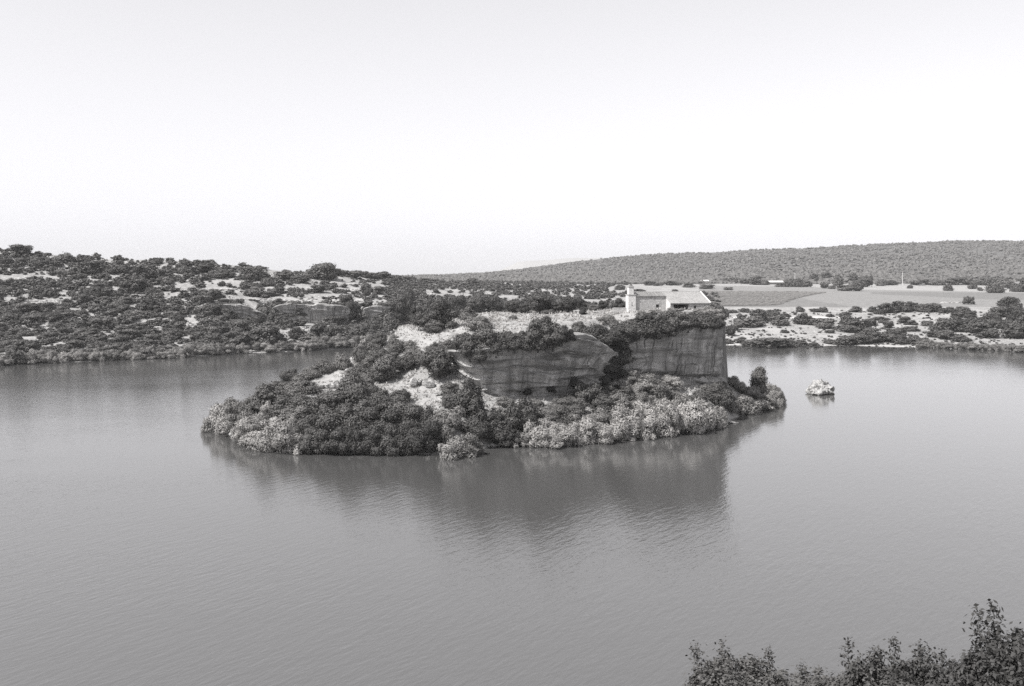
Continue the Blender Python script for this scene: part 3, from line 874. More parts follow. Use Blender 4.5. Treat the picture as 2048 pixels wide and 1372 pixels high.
zone('juniper', 'dark upright juniper standing above the willows on the far end of the island', 'tree', None, [(C_, 1517, 786, 38, 52, 1.0)])
zone('rim', 'broad dark oak overhanging the rim of the left cliff', 'tree', 'oaks on the rim of the left cliff', [
    (O_, 940, 720, 62, 52, .95, 227.5), (O_, 974, 716, 70, 54, 1.05, 227.5), (O_, 1014, 706, 54, 46, 1.1, 228.5), (O_, 1046, 702, 52, 46, 1.1, 229.0),
    (O_, 1076, 700, 58, 66, .95, 228.5), (O_, 1106, 698, 64, 66, .85, 229.0), (O_, 925, 706, 44, 40, .95, 230.5), (O_, 1090, 670, 46, 36, .9, 234.5), (O_, 1124, 690, 36, 40, .85, 229.5)])
ISLAND[-1][4].extend([(O_, 958, 722, 46, 40, .9, 226.5), (O_, 992, 712, 46, 42, 1.0, 225.8), (O_, 1030, 704, 48, 42, 1.0, 226.5), (O_, 1060, 702, 44, 40, .9, 227.5), (O_, 1136, 682, 30, 24, .85, 230.5)])
zone('gully', 'dark oak filling the gully and its shadow between the cliffs', 'tree', 'oaks in the gully between the cliffs', [  # lower oaks made large and dark to stand for the gully's black shadow
    (O_, 1204, 708, 66, 56, .75, 244), (O_, 1184, 690, 46, 34, .8, 244), (O_, 1226, 704, 54, 50, .65, 246), (O_, 1218, 748, 64, 60, .6, 245), (O_, 1206, 772, 46, 40, .5, 242.5), (O_, 1246, 692, 56, 46, .8, 246), (O_, 1238, 728, 48, 48, .6, 246.5), (O_, 1232, 768, 44, 36, .6, 246)])
zone('crest', 'dark oak over the tall cliff below the stone house', 'tree', 'oaks on the rim of the tall cliff', [
    (O_, 1240, 670, 56, 29.92, 0.95, 252.5), (O_, 1268, 678, 52, 40.48, 0.9, 248), (O_, 1292, 674, 56, 47.52, 0.85, 247), (O_, 1322, 670, 56, 44, 0.95, 248.5), (O_, 1350, 666, 52, 42.24, 1, 250), (O_, 1376, 662, 54, 42.24, 0.9, 251.5),
    (O_, 1402, 658, 54, 40.48, 0.85, 253), (O_, 1428, 660, 40, 31.68, 0.75, 255.5), (O_, 1440, 658, 26, 19.36, 0.8, 257.5), (O_, 1300, 640, 44, 16.12, 1, 255.5), (O_, 1340, 640, 46, 17.36, 1.15, 257.5), (O_, 1378, 640, 44, 17.36, 0.95, 258.5)])
ISLAND[-1][4].extend([(O_, 1256, 686, 44, 40, .85, 246), (O_, 1262, 662, 46, 30, .95, 252), (O_, 1308, 678, 40, 34, .8, 246.8), (O_, 1338, 672, 40, 32, .8, 248.6)])
zone('grass', 'light wispy bush on the grass by the stone house', 'bush', 'wispy bushes by the stone house', [
    (W_, 1216, 648, 32, 30, .75, 262), (W_, 1350, 624, 26, 12, .75, 261), (W_, 1420, 634, 36, 24, .9, 262), (W_, 1400, 626, 24, 12, .8, 262), (W_, 1310, 626, 34, 10, .8, 261), (W_, 1284, 630, 30, 14, .7, 262)])
zone('cypress', 'narrow dark tree at the corner of the cliff beside the stone house', 'tree', None, [(C_, 1445, 642, 17, 30, .9, 266)])
zone('plateau', 'dark bush on the pale grass of the plateau', 'bush', 'bushes on the grassy plateau', [
    (S_, 1158, 668, 36, 30, .75), (O_, 808, 642, 46, 58, .75), (O_, 830, 650, 40, 40, .7), (O_, 850, 662, 52, 48, .8), (O_, 888, 658, 58, 54, .8), (S_, 866, 664, 40, 26, .8), (S_, 934, 642, 38, 32, 1.15), (S_, 958, 660, 60, 40, 1.1),
    (O_, 866, 632, 44, 32, .8), (S_, 1026, 640, 22, 14, .9), (O_, 786, 648, 36, 34, .8)])
zone('small', 'tiny dark flat-topped tree alone on the pale grass left of the house', 'tree', None, [(O_, 1165, 629, 20, 16, .6)])
zone('back', 'dark oak along the back edge of the grassy plateau', 'tree', 'oaks along the back edge of the plateau', [
    (O_, 1079, 627, 58, 44, .8), (O_, 1138, 624, 38, 32, .75), (O_, 1118, 624, 32, 24, .8), (O_, 1207, 619, 22, 20, .8), (O_, 1241, 619, 26, 22, .65), (O_, 980, 622, 48, 36, .8), (O_, 1004, 622, 40, 28, .8),
    (O_, 1024, 624, 34, 24, .85), (O_, 1048, 626, 30, 22, .85), (O_, 948, 624, 46, 30, .8), (O_, 1164, 620, 30, 22, .8), (O_, 916, 628, 44, 34, .8), (S_, 1186, 620, 26, 14, .9), (S_, 1096, 628, 26, 14, .9)])

for key, phrase, cat, group, rows in ISLAND:
    rows = sorted(rows, key=lambda r: r[1])
    for i, r in enumerate(rows):
        kind, u, v, w, h, tone = r[:6]
        if len(r) > 6:
            D = r[6]; X, Y, Z = PX(u, D), D, V(v, D)
        else:
            X, Y, Z = hit(u, v)
        s = Y / F
        wv_, hv_ = (random.uniform(1.1, 1.4), random.uniform(0.8, 1.15)) if kind == 'willow' else (random.uniform(1.0, 1.16), random.uniform(0.95, 1.1))
        o = plant(kind, X, Y, Z, w * s * wv_, h * s * hv_, tone)
        lab = phrase if len(rows) == 1 else phrase + ', ' + ordn(i) + ' from the left'
        tag(o, lab, cat, group)

# dry grass tufts and low herbs over the island ground
rg = np.random.default_rng(66)
C_t, N_t, S_t = [], [], []
gu = rg.uniform(560, 1450, 5200); gD = rg.uniform(206, 300, 5200)
for a_, d_ in zip(gu, gD):
    z_ = np.interp(d_, _iD, grid_column(ISLE_GRID, a_))
    if z_ < 1.5: continue
    k_ = rg.integers(3, 8); sz = rg.uniform(.18, .5)
    base = np.array([PX(a_, d_), d_, z_])
    C_t.append(base + rg.normal(size=(k_, 3)) * np.array([sz, sz, .12]) + np.array([0, 0, .16]))
    N_t.append(rg.normal(size=(k_, 3)) * np.array([1, 1, .5])); S_t.append(np.full(k_, sz))
q, f = leaf_quads(np.concatenate(C_t), np.concatenate(N_t), np.concatenate(S_t), 1.4, 67)
me = mesh_arrays('dry_grass', q, f); me.materials.append(M['willow'])
o = link('dry_grass', me); o.color = g(0.33)
tag(o, 'tufts of dry grass and herbs over the island ground', 'grass', kind='stuff')

# ------------------------------------------------------------------ scrub on the mainland
CLEAR = [(55, 557, 62, 7), (205, 523, 10, 6), (100, 606, 60, 8), (318, 602, 24, 4), (62, 685, 24, 9), (90, 657, 18, 4), (122, 664, 10, 3), (232, 640, 13, 4), (282, 648, 8, 9),
         (318, 660, 16, 6), (318, 545, 7, 20), (365, 575, 34, 8), (378, 645, 18, 14), (430, 582, 36, 9), (475, 600, 40, 8), (520, 604, 50, 7), (470, 567, 30, 5), (590, 603, 60, 7), (650, 592, 40, 6), (700, 603, 30, 6), (745, 606, 36, 6),
         (620, 655, 45, 16), (565, 672, 25, 12), (545, 550, 16, 10), (600, 575, 40, 5), (710, 580, 14, 6), (690, 568, 30, 5), (500, 706, 14, 4), (900, 592, 50, 5), (880, 583, 30, 3), (1010, 598, 30, 6), (830, 640, 4, 4), (660, 560, 40, 4), (440, 565, 40, 5), (540, 583, 40, 5), (480, 583, 30, 4), (760, 575, 24, 4), (640, 612, 60, 4), (20, 600, 24, 6), (150, 622, 20, 5), (340, 590, 26, 5), (270, 615, 16, 4), (560, 622, 130, 12), (740, 622, 40, 12), (430, 618, 60, 8),
         (1180, 604, 60, 5), (1090, 583, 30, 3), (1070, 560, 12, 2), (1170, 573, 30, 2), (1330, 580, 120, 12), (1250, 600, 40, 6)]


def is_clear(u, v):
    return any(((u - a) / c) ** 2 + ((v - b) / d) ** 2 < 1 for a, b, c, d in CLEAR)


def skyline(u): return np.interp(u, [-100, 0, 200, 330, 420, 500, 580, 680, 770, 830, 900, 1000, 1140, 1250, 1400], [491, 496, 515, 520, 526, 533, 545, 550, 556, 561, 570, 572, 578, 580, 589])
def shorev(u): return np.interp(u, [-100, 0, 200, 330, 420, 500, 580, 680, 770, 830], [735, 731, 722, 716, 711, 706, 703, 698, 696, 696])


hill = []
# the ones that stand out in the photograph
for u, v, w, h, tone in [(104, 506, 36, 20, .75), (40, 510, 52, 22, .8), (8, 530, 34, 20, .7), (155, 512, 40, 16, .9), (502, 523, 30, 16, .75), (648, 560, 56, 36, .8), (620, 556, 40, 24, .9),
                         (690, 552, 22, 14, .8), (703, 553, 14, 12, .8), (728, 556, 18, 14, .75), (765, 558, 44, 16, .85), (826, 562, 18, 12, .75), (670, 552, 40, 18, .85), (710, 556, 36, 16, .85), (745, 558, 34, 14, .9), (790, 561, 40, 14, .85), (808, 562, 30, 10, .9), (845, 564, 30, 8, .9), (870, 566, 34, 8, .9), (945, 572, 24, 18, .75), (425, 608, 34, 32, .65), (372, 548, 34, 34, .65),
                         (300, 560, 60, 36, .7), (270, 582, 52, 34, .7), (180, 550, 44, 32, .7), (240, 545, 50, 30, .75), (295, 625, 36, 32, .65), (80, 535, 50, 26, .8), (130, 525, 46, 24, .8), (190, 595, 36, 26, .7), (170, 598, 34, 24, .65),
                         (700, 645, 26, 48, .6), (690, 620, 36, 30, .7), (735, 592, 24, 28, .8), (760, 588, 30, 18, .85), (585, 590, 18, 18, .75), (512, 592, 46, 24, .8), (545, 592, 28, 20, .8), (640, 585, 36, 18, .85), (555, 650, 46, 34, .75),
                         (536, 690, 60, 42, .75), (592, 678, 36, 28, .75), (640, 680, 40, 30, .7), (672, 680, 36, 32, .65), (720, 672, 44, 30, .8), (740, 664, 40, 30, .85), (760, 690, 40, 34, .9), (598, 566, 50, 18, .7), (570, 560, 50, 22, .8), (510, 560, 60, 32, .75),
                         (450, 555, 46, 20, .8), (410, 545, 50, 20, .8), (60, 655, 44, 28, .7), (20, 650, 40, 24, .7), (110, 640, 36, 22, .75), (205, 660, 50, 26, .75), (250, 680, 46, 24, .75), (350, 680, 44, 26, .75), (420, 690, 50, 26, .75), (470, 690, 46, 28, .7),
                         (30, 728, 46, 34, .65), (60, 705, 44, 26, .75), (430, 662, 46, 24, .75), (480, 664, 44, 26, .7), (390, 706, 30, 18, .7), (215, 716, 36, 20, .65), (780, 660, 44, 40, .8), (790, 625, 40, 30, .75), (560, 616, 30, 18, .75), (470, 612, 30, 18, .7), (650, 614, 26, 14, .8), (735, 614, 30, 16, .75), (510, 648, 36, 22, .7), (600, 652, 34, 16, .75), (660, 652, 40, 24, .7), (760, 650, 40, 26, .7), (455, 640, 40, 26, .7), (538, 640, 44, 40, .65), (526, 628, 34, 26, .7), (700, 640, 44, 42, .65), (712, 630, 30, 26, .7), (620, 640, 24, 26, .7), (770, 640, 36, 34, .65), (580, 655, 30, 20, .7), (640, 660, 30, 18, .7), (430, 632, 36, 24, .7)]:
    hill.append((u, v, w, h, tone, 1))
cell = {}
for (u, v, w, h, tone, _k) in hill:
    cell.setdefault((int(u // 30), int(v // 15)), []).append((u, v, w * 0.5))


def crowded(u, v, w, tight):
    for a in range(int(u // 30) - 2, int(u // 30) + 3):
        for b in range(int(v // 15) - 2, int(v // 15) + 3):
            for (x, y, r) in cell.get((a, b), ()):
                if ((u - x) ** 2 + ((v - y) * 2.0) ** 2) < ((r + w * 0.5) * tight) ** 2: return True
    return False


tries = 0
while tries < 12000 and len(hill) < 1300:
    tries += 1
    u = random.uniform(-60, 845); v = random.uniform(495, 735)
    top, bot = skyline(u), shorev(u)
    if not (top < v < bot - 1): continue
    if is_clear(u, v): continue
    f = (v - top) / (bot - top)
    w = random.uniform(15, 36) * (0.75 + 0.35 * f)
    if u > 560 and v < 615: w *= 0.7
    if u > 690: w *= 0.8
    if crowded(u, v, w, 0.40): continue
    hill.append((u, v, w, w * random.uniform(0.36, 0.62), random.uniform(.6, 1.2), 0))
    cell.setdefault((int(u // 30), int(v // 15)), []).append((u, v, w * 0.5))
# pale willows along the shore
for u in np.arange(-40, 770, 10):
    if 480 < u < 512: continue
    if random.random() < 0.9:
        hill.append((u + random.uniform(-6, 6), shorev(u) + random.uniform(-7, 0.5), random.uniform(24, 40), random.uniform(16, 30), random.uniform(0.8, 1.15), 2))

big = sorted(hill, key=lambda r: -(r[2] * r[3] + (1e6 if r[5] == 1 else 0)))
solo = [r for r in big if r[5] != 2][:300] + [r for r in big if r[5] == 2]
rest = [r for r in big if r[5] != 2][300:]


def merged_shrubs(name, items, label, seed, leaf=0.10, n=150, styles=('oak', 'scrub')):
    r = np.random.default_rng(seed)
    protos = []
    for k in range(8):
        m_ = crown_mesh('proto', styles[k % len(styles)], n, leaf, seed + k, 0.85)
        vv = np.empty(len(m_.vertices) * 3); m_.vertices.foreach_get('co', vv); vv = vv.reshape(-1, 3)
        quads = np.array([p.vertices[:] for p in m_.polygons if len(p.vertices) == 4]); tris = np.array([p.vertices[:] for p in m_.polygons if len(p.vertices) == 3])
        protos.append((vv, quads, tris)); bpy.data.meshes.remove(m_)
    vs, q, t3, off = [], [], [], 0
    for (X, Y, Z, w, h) in items:
        vv, a, b = protos[r.integers(len(protos))]
        an = r.uniform(0, 6.283); c, s = math.cos(an), math.sin(an)
        P_ = np.stack([(vv[:, 0] * c - vv[:, 1] * s) * w + X, (vv[:, 0] * s + vv[:, 1] * c) * w + Y, vv[:, 2] * h + Z], 1)
        vs.append(P_); q.append(a + off); t3.append(b + off); off += len(vv)
    q = np.concatenate(q); t3 = np.concatenate(t3)
    me = mesh_arrays(name, np.concatenate(vs), [q, t3], np.r_[np.zeros(len(q), int), np.ones(len(t3), int)])
    me.materials.append(M['leaf']); me.materials.append(M['twig_shade'])
    o = link(name, me); o.color = g(0.13)
    tag(o, label, kind='stuff')
    return o


def spot_name(u, v, w):
    """which part of the hill, and how large"""
    top, bot = skyline(u), shorev(u)
    f = (v - top) / (bot - top)
    size = 'large' if w > 38 else 'mid-sized' if w > 31 else 'small'
    return size, 'on the skyline' if f < 0.12 else 'high' if f < 0.4 else 'halfway up' if f < 0.7 else 'low'


seq = {}
tmp = []
for (u, v, w, h, tone, k) in solo:
    p = hit(u, v, isle=False)
    if p is None or p[1] > 1000: continue
    tmp.append((u, v, w, h, tone, k, p))
for (u, v, w, h, tone, k, p) in sorted(tmp, key=lambda r: r[0]):
    s = p[1] / F
    if k == 2:
        o = plant('willow', *p, w * s, h * s, tone * .8, name='shore_willow', parts=False)
        i = seq.setdefault('sw', 0); seq['sw'] += 1
        tag(o, 'pale willow on the far shore left of the island, ' + ordn(i) + ' from the left edge', 'bush', 'willows along the far shore')
    else:
        o = plant('far', *p, w * s, h * s, tone, name='hill_shrub', parts=False)
        z = spot_name(u, v, w); i = seq.setdefault(z, 0); seq[z] += 1
        where = z[1] + (' of the left hill' if 'sky' in z[1] else ' the left hill' if 'up' in z[1] else ' on the left hill')
        tag(o, z[0] + ' dark shrub ' + where + ', ' + ordn(i) + ' from the left', 'shrub', 'dark shrubs ' + where)
items = []
for (u, v, w, h, tone, k) in rest:
    p = hit(u, v, isle=False)
    if p is None or p[1] > 1000: continue
    s = p[1] / F
    items.append((*p, w * s, h * s))
# low ground scrub in the gaps
for _ in range(2600):
    u = random.uniform(-60, 840); v = random.uniform(500, 728)
    if not (skyline(u) < v < shorev(u) - 2): continue
    if is_clear(u, v) and random.random() < 0.8: continue
    p = hit(u, v, isle=False)
    if p is None or p[1] > 900: continue
    s = p[1] / F
    w = random.uniform(5, 12)
    items.append((*p, w * s, w * 0.5 * s))
merged_shrubs('undergrowth', items, 'low dense scrub between the shrubs of the left hill', 900)

# the flat scrubland behind the island
items = []
for _ in range(2600):
    u = random.uniform(770, 1440); v = random.uniform(559, 626) if random.random() < .7 else random.uniform(562, 580)
    if is_clear(u, v): continue
    if u > 1260 and v < 590: continue
    p = hit(u, v, isle=False)
    if p is None or p[1] > 1340: continue
    w = random.uniform(7, 20) * np.interp(v, [565, 620], [0.7, 1.25])
    s = p[1] / F
    items.append((*p, w * s, w * s * random.uniform(.4, .62)))
merged_shrubs('scrubland', items, 'low mixed scrub on the flat land behind the island', 930, 0.11, 110)

# ------------------------------------------------------------------ right-hand shore
RS = [(1538, 694, 84, 20, .75), (1506, 692, 40, 14, .85), (1575, 692, 50, 16, .75), (1626, 690, 30, 6, .9), (1500, 652, 66, 24, .85), (1562, 650, 46, 22, .9), (1535, 640, 24, 16, .8), (1480, 646, 26, 20, .75), (1516, 644, 40, 30, .7), (1550, 642, 30, 24, .7),
      (1605, 648, 40, 26, .75), (1625, 650, 36, 18, .8), (1650, 656, 40, 20, .85), (1600, 624, 20, 12, .7), (1646, 625, 18, 13, .65), (1630, 624, 24, 7, .8), (1710, 624, 28, 12, .75), (1744, 624, 18, 13, .65), (1710, 664, 64, 32, .85), (1692, 652, 40, 20, .85), (1740, 650, 30, 14, .9),
      (1766, 646, 22, 8, .85), (1808, 646, 28, 14, .75), (1825, 650, 24, 10, .8), (1778, 656, 24, 14, .75), (1776, 626, 40, 20, .65), (1800, 624, 40, 22, .65), (1826, 622, 40, 22, .65), (1850, 624, 36, 20, .65), (1872, 624, 34, 18, .65), (1886, 626, 26, 12, .7), (1758, 628, 26, 12, .75),
      (1900, 625, 20, 12, .65), (1926, 628, 36, 18, .75), (1940, 636, 26, 18, .65), (1938, 609, 20, 20, .65), (1855, 652, 28, 14, .8), (1892, 664, 52, 28, .75), (1912, 640, 30, 16, .75), (1930, 664, 44, 26, .75), (1950, 652, 40, 22, .75), (1960, 670, 50, 28, .75), (1984, 650, 46, 30, .7),
      (1996, 656, 36, 22, .7), (2016, 620, 44, 28, .65), (2030, 632, 40, 26, .65), (2000, 634, 40, 22, .7), (2040, 645, 40, 30, .6), (2030, 676, 60, 36, .65), (2050, 666, 50, 38, .6), (2016, 664, 40, 24, .7), (1690, 690, 40, 18, .85), (1716, 688, 44, 20, .8), (1746, 686, 40, 22, .75),
      (1770, 684, 44, 18, .8), (1800, 686, 44, 20, .75), (1826, 684, 36, 16, .8), (1840, 690, 40, 18, .8), (1790, 670, 40, 16, .85), (1820, 662, 36, 12, .85), (1890, 678, 44, 18, .8), (1920, 682, 40, 16, .8), (1866, 674, 30, 12, .85), (1460, 672, 26, 22, .7), (1472, 660, 30, 14, .85), (1452, 636, 16, 20, .8),
      (1466, 626, 22, 8, .8), (1490, 625, 24, 10, .75), (1520, 626, 26, 10, .8), (1540, 626, 20, 8, .8), (1660, 666, 20, 8, .8), (1570, 666, 18, 8, .85), (1660, 634, 20, 8, .85), (1690, 632, 26, 10, .85), (1760, 640, 40, 8, .9), (1572, 634, 16, 7, .85),
      (1480, 686, 26, 12, .9), (1456, 688, 20, 12, .95), (1600, 688, 30, 8, .9), (1660, 688, 30, 10, .9), (1980, 676, 40, 20, .75), (1740, 672, 36, 16, .85)]
for i, (u, v, w, h, tone) in enumerate(sorted(RS)):
    p = hit(u, v, isle=False); s = p[1] / F
    o = plant('far', *p, w * s, h * s * 1.05, tone, name='shore_shrub', parts=False)
    tag(o, 'dark low shrub on the slope right of the cliff, ' + ordn(i) + ' from the cliff', 'shrub', 'shrubs on the slope right of the cliff')
for i, u in enumerate(np.arange(1842, 2060, 13)):
    v = np.interp(u, [1700, 1900, 2060], [692, 698, 706]); p = hit(u, v - 1, isle=False); s = p[1] / F
    o = plant('willow', *p, random.uniform(22, 34) * s, random.uniform(14, 22) * s, .62, name='shore_willow', parts=False)
    tag(o, 'pale willow at the right-hand waterline, ' + ordn(i) + ' from the left', 'bush', 'willows along the right-hand shore')
items = []
for _ in range(900):
    u = random.uniform(1440, 2060); v = random.uniform(620, 698)
    p = hit(u, v, isle=False)
    if p is None or p[1] > 660: continue
    s = p[1] / F; w = random.uniform(3, 9)
    items.append((*p, w * s, w * .45 * s))
merged_shrubs('undergrowth', items, 'low tufts and small scrub on the slope right of the cliff', 950, 0.14, 70)

# trees behind the fields
TF = [(1452, 566, 16, 12), (1470, 567, 26, 13), (1490, 568, 22, 12), (1508, 570, 34, 20), (1530, 570, 20, 14), (1560, 574, 20, 10), (1575, 574, 16, 14), (1592, 574, 30, 24), (1612, 574, 26, 14), (1628, 565, 22, 20), (1650, 577, 20, 12), (1664, 578, 18, 10), (1676, 572, 26, 26), (1694, 582, 46, 13), (1712, 582, 34, 26),
      (1730, 574, 40, 24), (1705, 565, 24, 20), (1656, 560, 26, 16), (1760, 572, 24, 14), (1820, 577, 14, 8), (1896, 582, 26, 16), (1944, 578, 22, 18), (1960, 582, 14, 8), (1990, 586, 36, 24), (2010, 578, 40, 26), (2036, 584, 30, 26), (2056, 590, 36, 40), (1780, 570, 34, 12), (1840, 570, 40, 14), (1870, 570, 40, 14), (1905, 570, 44, 16), (1930, 570, 36, 18), (1970, 570, 44, 20), (2000, 570, 46, 22)]
for i, (u, v, w, h) in enumerate(sorted(TF)):
    p = hit(u, v, isle=False); s = p[1] / F
    o = plant('far', *p, w * s, h * s, .9, name='field_tree', parts=False)
    tag(o, 'grey bushy tree along the back edge of the fields, ' + ordn(i) + ' from the left', 'tree', 'trees along the back of the fields')
for i, (u, v, w, h) in enumerate(sorted([(1278, 584, 26, 8), (1350, 584, 16, 7), (1262, 584, 14, 20), (1300, 571, 30, 10), (1345, 571, 36, 10), (1378, 575, 28, 10), (1414, 578, 34, 10), (1456, 580, 20, 8), (1320, 572, 24, 8), (1240, 580, 26, 12), (1222, 596, 22, 14)])):
    p = hit(u, v, isle=False); s = p[1] / F
    o = plant('far', *p, w * s, h * s, .85, name='far_bush', parts=False)
    tag(o, 'round bush on the pale land behind the stone house roof, ' + ordn(i) + ' from the left', 'bush', 'bushes behind the house roof')

# wood on the far hill: one mass of small crowns
items = []
r = np.random.default_rng(55)
cols_u = r.uniform(620, 2300, 28000); Dd = 1330 + (r.uniform(0, 1, 28000) ** 1.25) * 1380
zz = []
order = np.argsort(cols_u)
cols_u, Dd = cols_u[order], Dd[order]
for k in range(0, len(cols_u)):
    c = column(ML, cols_u[k])
    zz.append(np.interp(Dd[k], c[:, 0], c[:, 1]))
zz = np.array(zz)
X = (cols_u - 1024) / F * Dd
zz = zz + np.clip((Dd - 1300) / 400, 0, 1) * (10.0 * fbm(X / 300, Dd / 420, 5, 4) - 2)
pv = VH + (H - zz) * F / Dd
bare = fbm(X / 70, Dd / 190, 77, 3) > 0.38
stripe = (np.abs(pv - (538 - (cols_u - 1165) * 0.08)) < 1.0) & (cols_u > 1160) & (cols_u < 1225)
stripe |= (np.abs(pv - (505 - (cols_u - 1735) * 0.10)) < 1.6) & (cols_u > 1700) & (cols_u < 1775)
keep = ~(stripe | (bare & (r.uniform(0, 1, len(X)) < 0.75)))
X, Yf, Zf = X[keep], Dd[keep], zz[keep]
iv, jf = ICO1
N_ = len(X)
sc = r.uniform(1.6, 4.2, N_)
jit = 1 + 0.28 * r.normal(size=(N_, len(iv), 1))
Pv = iv[None] * jit * np.stack([sc, sc, sc * r.uniform(0.5, 0.85, N_)], 1)[:, None, :] + np.stack([X, Yf, Zf + sc * 0.3], 1)[:, None, :]
Fv = (jf[None] + (np.arange(N_) * len(iv))[:, None, None]).reshape(-1, 3)
me = mesh_arrays('forest', Pv.reshape(-1, 3), Fv)
me.materials.append(leaf_material('far_wood', 0.25, 0))
o = link('forest', me); o.color = g(0.10)
tag(o, 'low grey wood covering the long far hill', kind='stuff')

# vine rows in the near field
vs, fs, off = [], [], 0
for k in range(34):
    D0 = 668 + k * 7.5
    uline = np.arange(1400, 1560 + k * 3, 4.0)
    Dl = D0 + (uline - 1500) * 0.10
    ok = Dl < 925
    if ok.sum() < 4: continue
    uline, Dl = uline[ok], Dl[ok]
    zl = np.array([np.interp(b_, _mD, grid_column(MAIN_GRID, a_)) for a_, b_ in zip(uline[::6], Dl[::6])])
    zl = np.interp(np.arange(len(uline)), np.arange(0, len(uline), 6), zl)
    Xl = PX(uline, Dl)
    hgt = 1.1 + 0.4 * r.uniform(-1, 1, len(uline)); wd = 0.7
    ring = np.stack([np.stack([Xl, Dl - wd, zl - .2], 1), np.stack([Xl, Dl - wd * .8, zl + hgt * .7], 1), np.stack([Xl, Dl, zl + hgt], 1), np.stack([Xl, Dl + wd * .8, zl + hgt * .7], 1), np.stack([Xl, Dl + wd, zl - .2], 1)], 1)
    vs.append(ring.reshape(-1, 3)); m = 5; n = len(uline)
    i = np.arange((n - 1) * m).reshape(n - 1, m)[:, :-1].ravel()
    fs.append(np.stack([i, i + 1, i + m + 1, i + m], 1) + off); off += n * m
me = mesh_arrays('vines', np.concatenate(vs), np.concatenate(fs)); me.materials.append(M['leaf'])
o = link('vines', me); o.color = g(0.15)
tag(o, 'low rows of vines in the field behind the stone house', kind='stuff')


# ------------------------------------------------------------------ rocks
def rock_mesh(name, seed, sub=3, flat=0.6, crag=0.35, layers=0.0):
    r = np.random.default_rng(seed)
    iv, jf = ico(sub)
    d = iv / np.linalg.norm(iv, axis=1)[:, None]
    # cut by random planes for broken faces
    rad = np.full(len(d), 1.0)
    for k in range(11):
        nrm = r.normal(size=3); nrm /= np.linalg.norm(nrm); off = r.uniform(0.62, 0.92)
        dt = d @ nrm
        rad = np.where(dt > 1e-3, np.minimum(rad, off / np.maximum(dt, 1e-3)), rad)
    nz = fbm(d[:, 0] * 2.2 + d[:, 2] * 1.3 + seed, d[:, 1] * 2.2 + d[:, 2] * 2.1, seed, 4)
    P_ = d * (rad * (1 + crag * nz))[:, None]
    P_[:, 2] *= flat
    if layers:
        P_[:, :2] *= (1 + 0.10 * np.sign(np.sin(P_[:, 2] * layers)))[:, None]
    P_[:, 2] = np.maximum(P_[:, 2], -0.35)
    me = mesh_arrays(name, P_, jf)
    me.materials.append(M['rock'])
    return me


def ledge_mesh(name, seed, n=16):
    """a broken bed of limestone: blocks lying along one line, some stepped on others; unit width 2"""
    r_ = np.random.default_rng(seed)
    vs, fs, off = [], [], 0
    iv, jf = ICO2
    d = iv / np.linalg.norm(iv, axis=1)[:, None]
    for k in range(n):
        rad = np.full(len(d), 1.0)
        for q in range(9):
            nrm = r_.normal(size=3); nrm /= np.linalg.norm(nrm); o_ = r_.uniform(0.5, 0.85); dt = d @ nrm
            rad = np.where(dt > 1e-3, np.minimum(rad, o_ / np.maximum(dt, 1e-3)), rad)
        sx = r_.uniform(0.12, 0.42)
        P_ = d * rad[:, None] * np.array([sx, sx * r_.uniform(.5, .9), r_.uniform(.25, .7)])
        an = r_.uniform(-.4, .4); c_, s_ = math.cos(an), math.sin(an)
        x_ = np.clip(r_.normal() * .5, -1, 1)
        P_ = np.stack([P_[:, 0] * c_ - P_[:, 1] * s_ + x_, P_[:, 0] * s_ + P_[:, 1] * c_ + r_.normal() * .2, P_[:, 2] + r_.uniform(-.1, .25) * (1 - abs(x_))], 1)
        vs.append(P_); fs.append(jf + off); off += len(P_)
    me = mesh_arrays(name, np.concatenate(vs), np.concatenate(fs)); me.materials.append(M['rock'])
    return me


RK = [ledge_mesh('ledge_rock', 700 + k) for k in range(8)]
LEDGE = [(62, 689, 44, 18), (95, 659, 30, 8), (124, 666, 18, 6), (233, 643, 20, 8), (283, 652, 18, 12), (318, 664, 28, 8), (100, 608, 40, 10), (130, 602, 44, 8), (75, 614, 30, 10), (318, 605, 30, 6), (40, 560, 60, 8), (365, 604, 40, 6), (280, 600, 20, 10), (86, 672, 26, 6), (20, 655, 26, 8),
         (455, 580, 46, 6), (500, 600, 56, 8), (560, 604, 60, 8), (610, 604, 60, 8), (665, 604, 50, 7), (720, 604, 44, 8), (760, 610, 44, 7), (560, 578, 44, 6), (625, 578, 40, 5), (715, 581, 24, 8), (420, 590, 30, 6), (480, 612, 36, 6), (375, 652, 26, 12), (600, 660, 30, 8), (650, 655, 30, 8), (700, 660, 24, 8)]
rl = random.Random(5)
for a_, b_, c_, d_ in CLEAR[:33]:
    for _ in range(max(1, int(c_ * d_ / 110))):
        LEDGE.append((a_ + rl.uniform(-.8, .8) * c_, b_ + rl.uniform(-.7, .8) * d_, rl.uniform(12, 34), rl.uniform(3, 7)))
LEDGE = [q_ for q_ in LEDGE if hit(q_[0], q_[1], isle=False)[1] < 900]
for i, (u, v, w, h) in enumerate(sorted(LEDGE)):
    p = hit(u, v, isle=False); s = p[1] / F
    o = link('limestone_ledge', RK[i % 8], loc=(p[0], p[1], p[2] + 0.1 * h * s)); o.scale = (w * s * .5, w * s * .5, h * s * 0.7); o.rotation_euler = (0, 0, random.uniform(-.3, .3))
    tag(o, 'pale limestone ledge on the left hill, ' + ordn(i) + ' from the left', 'rock', 'limestone ledges on the left hill')
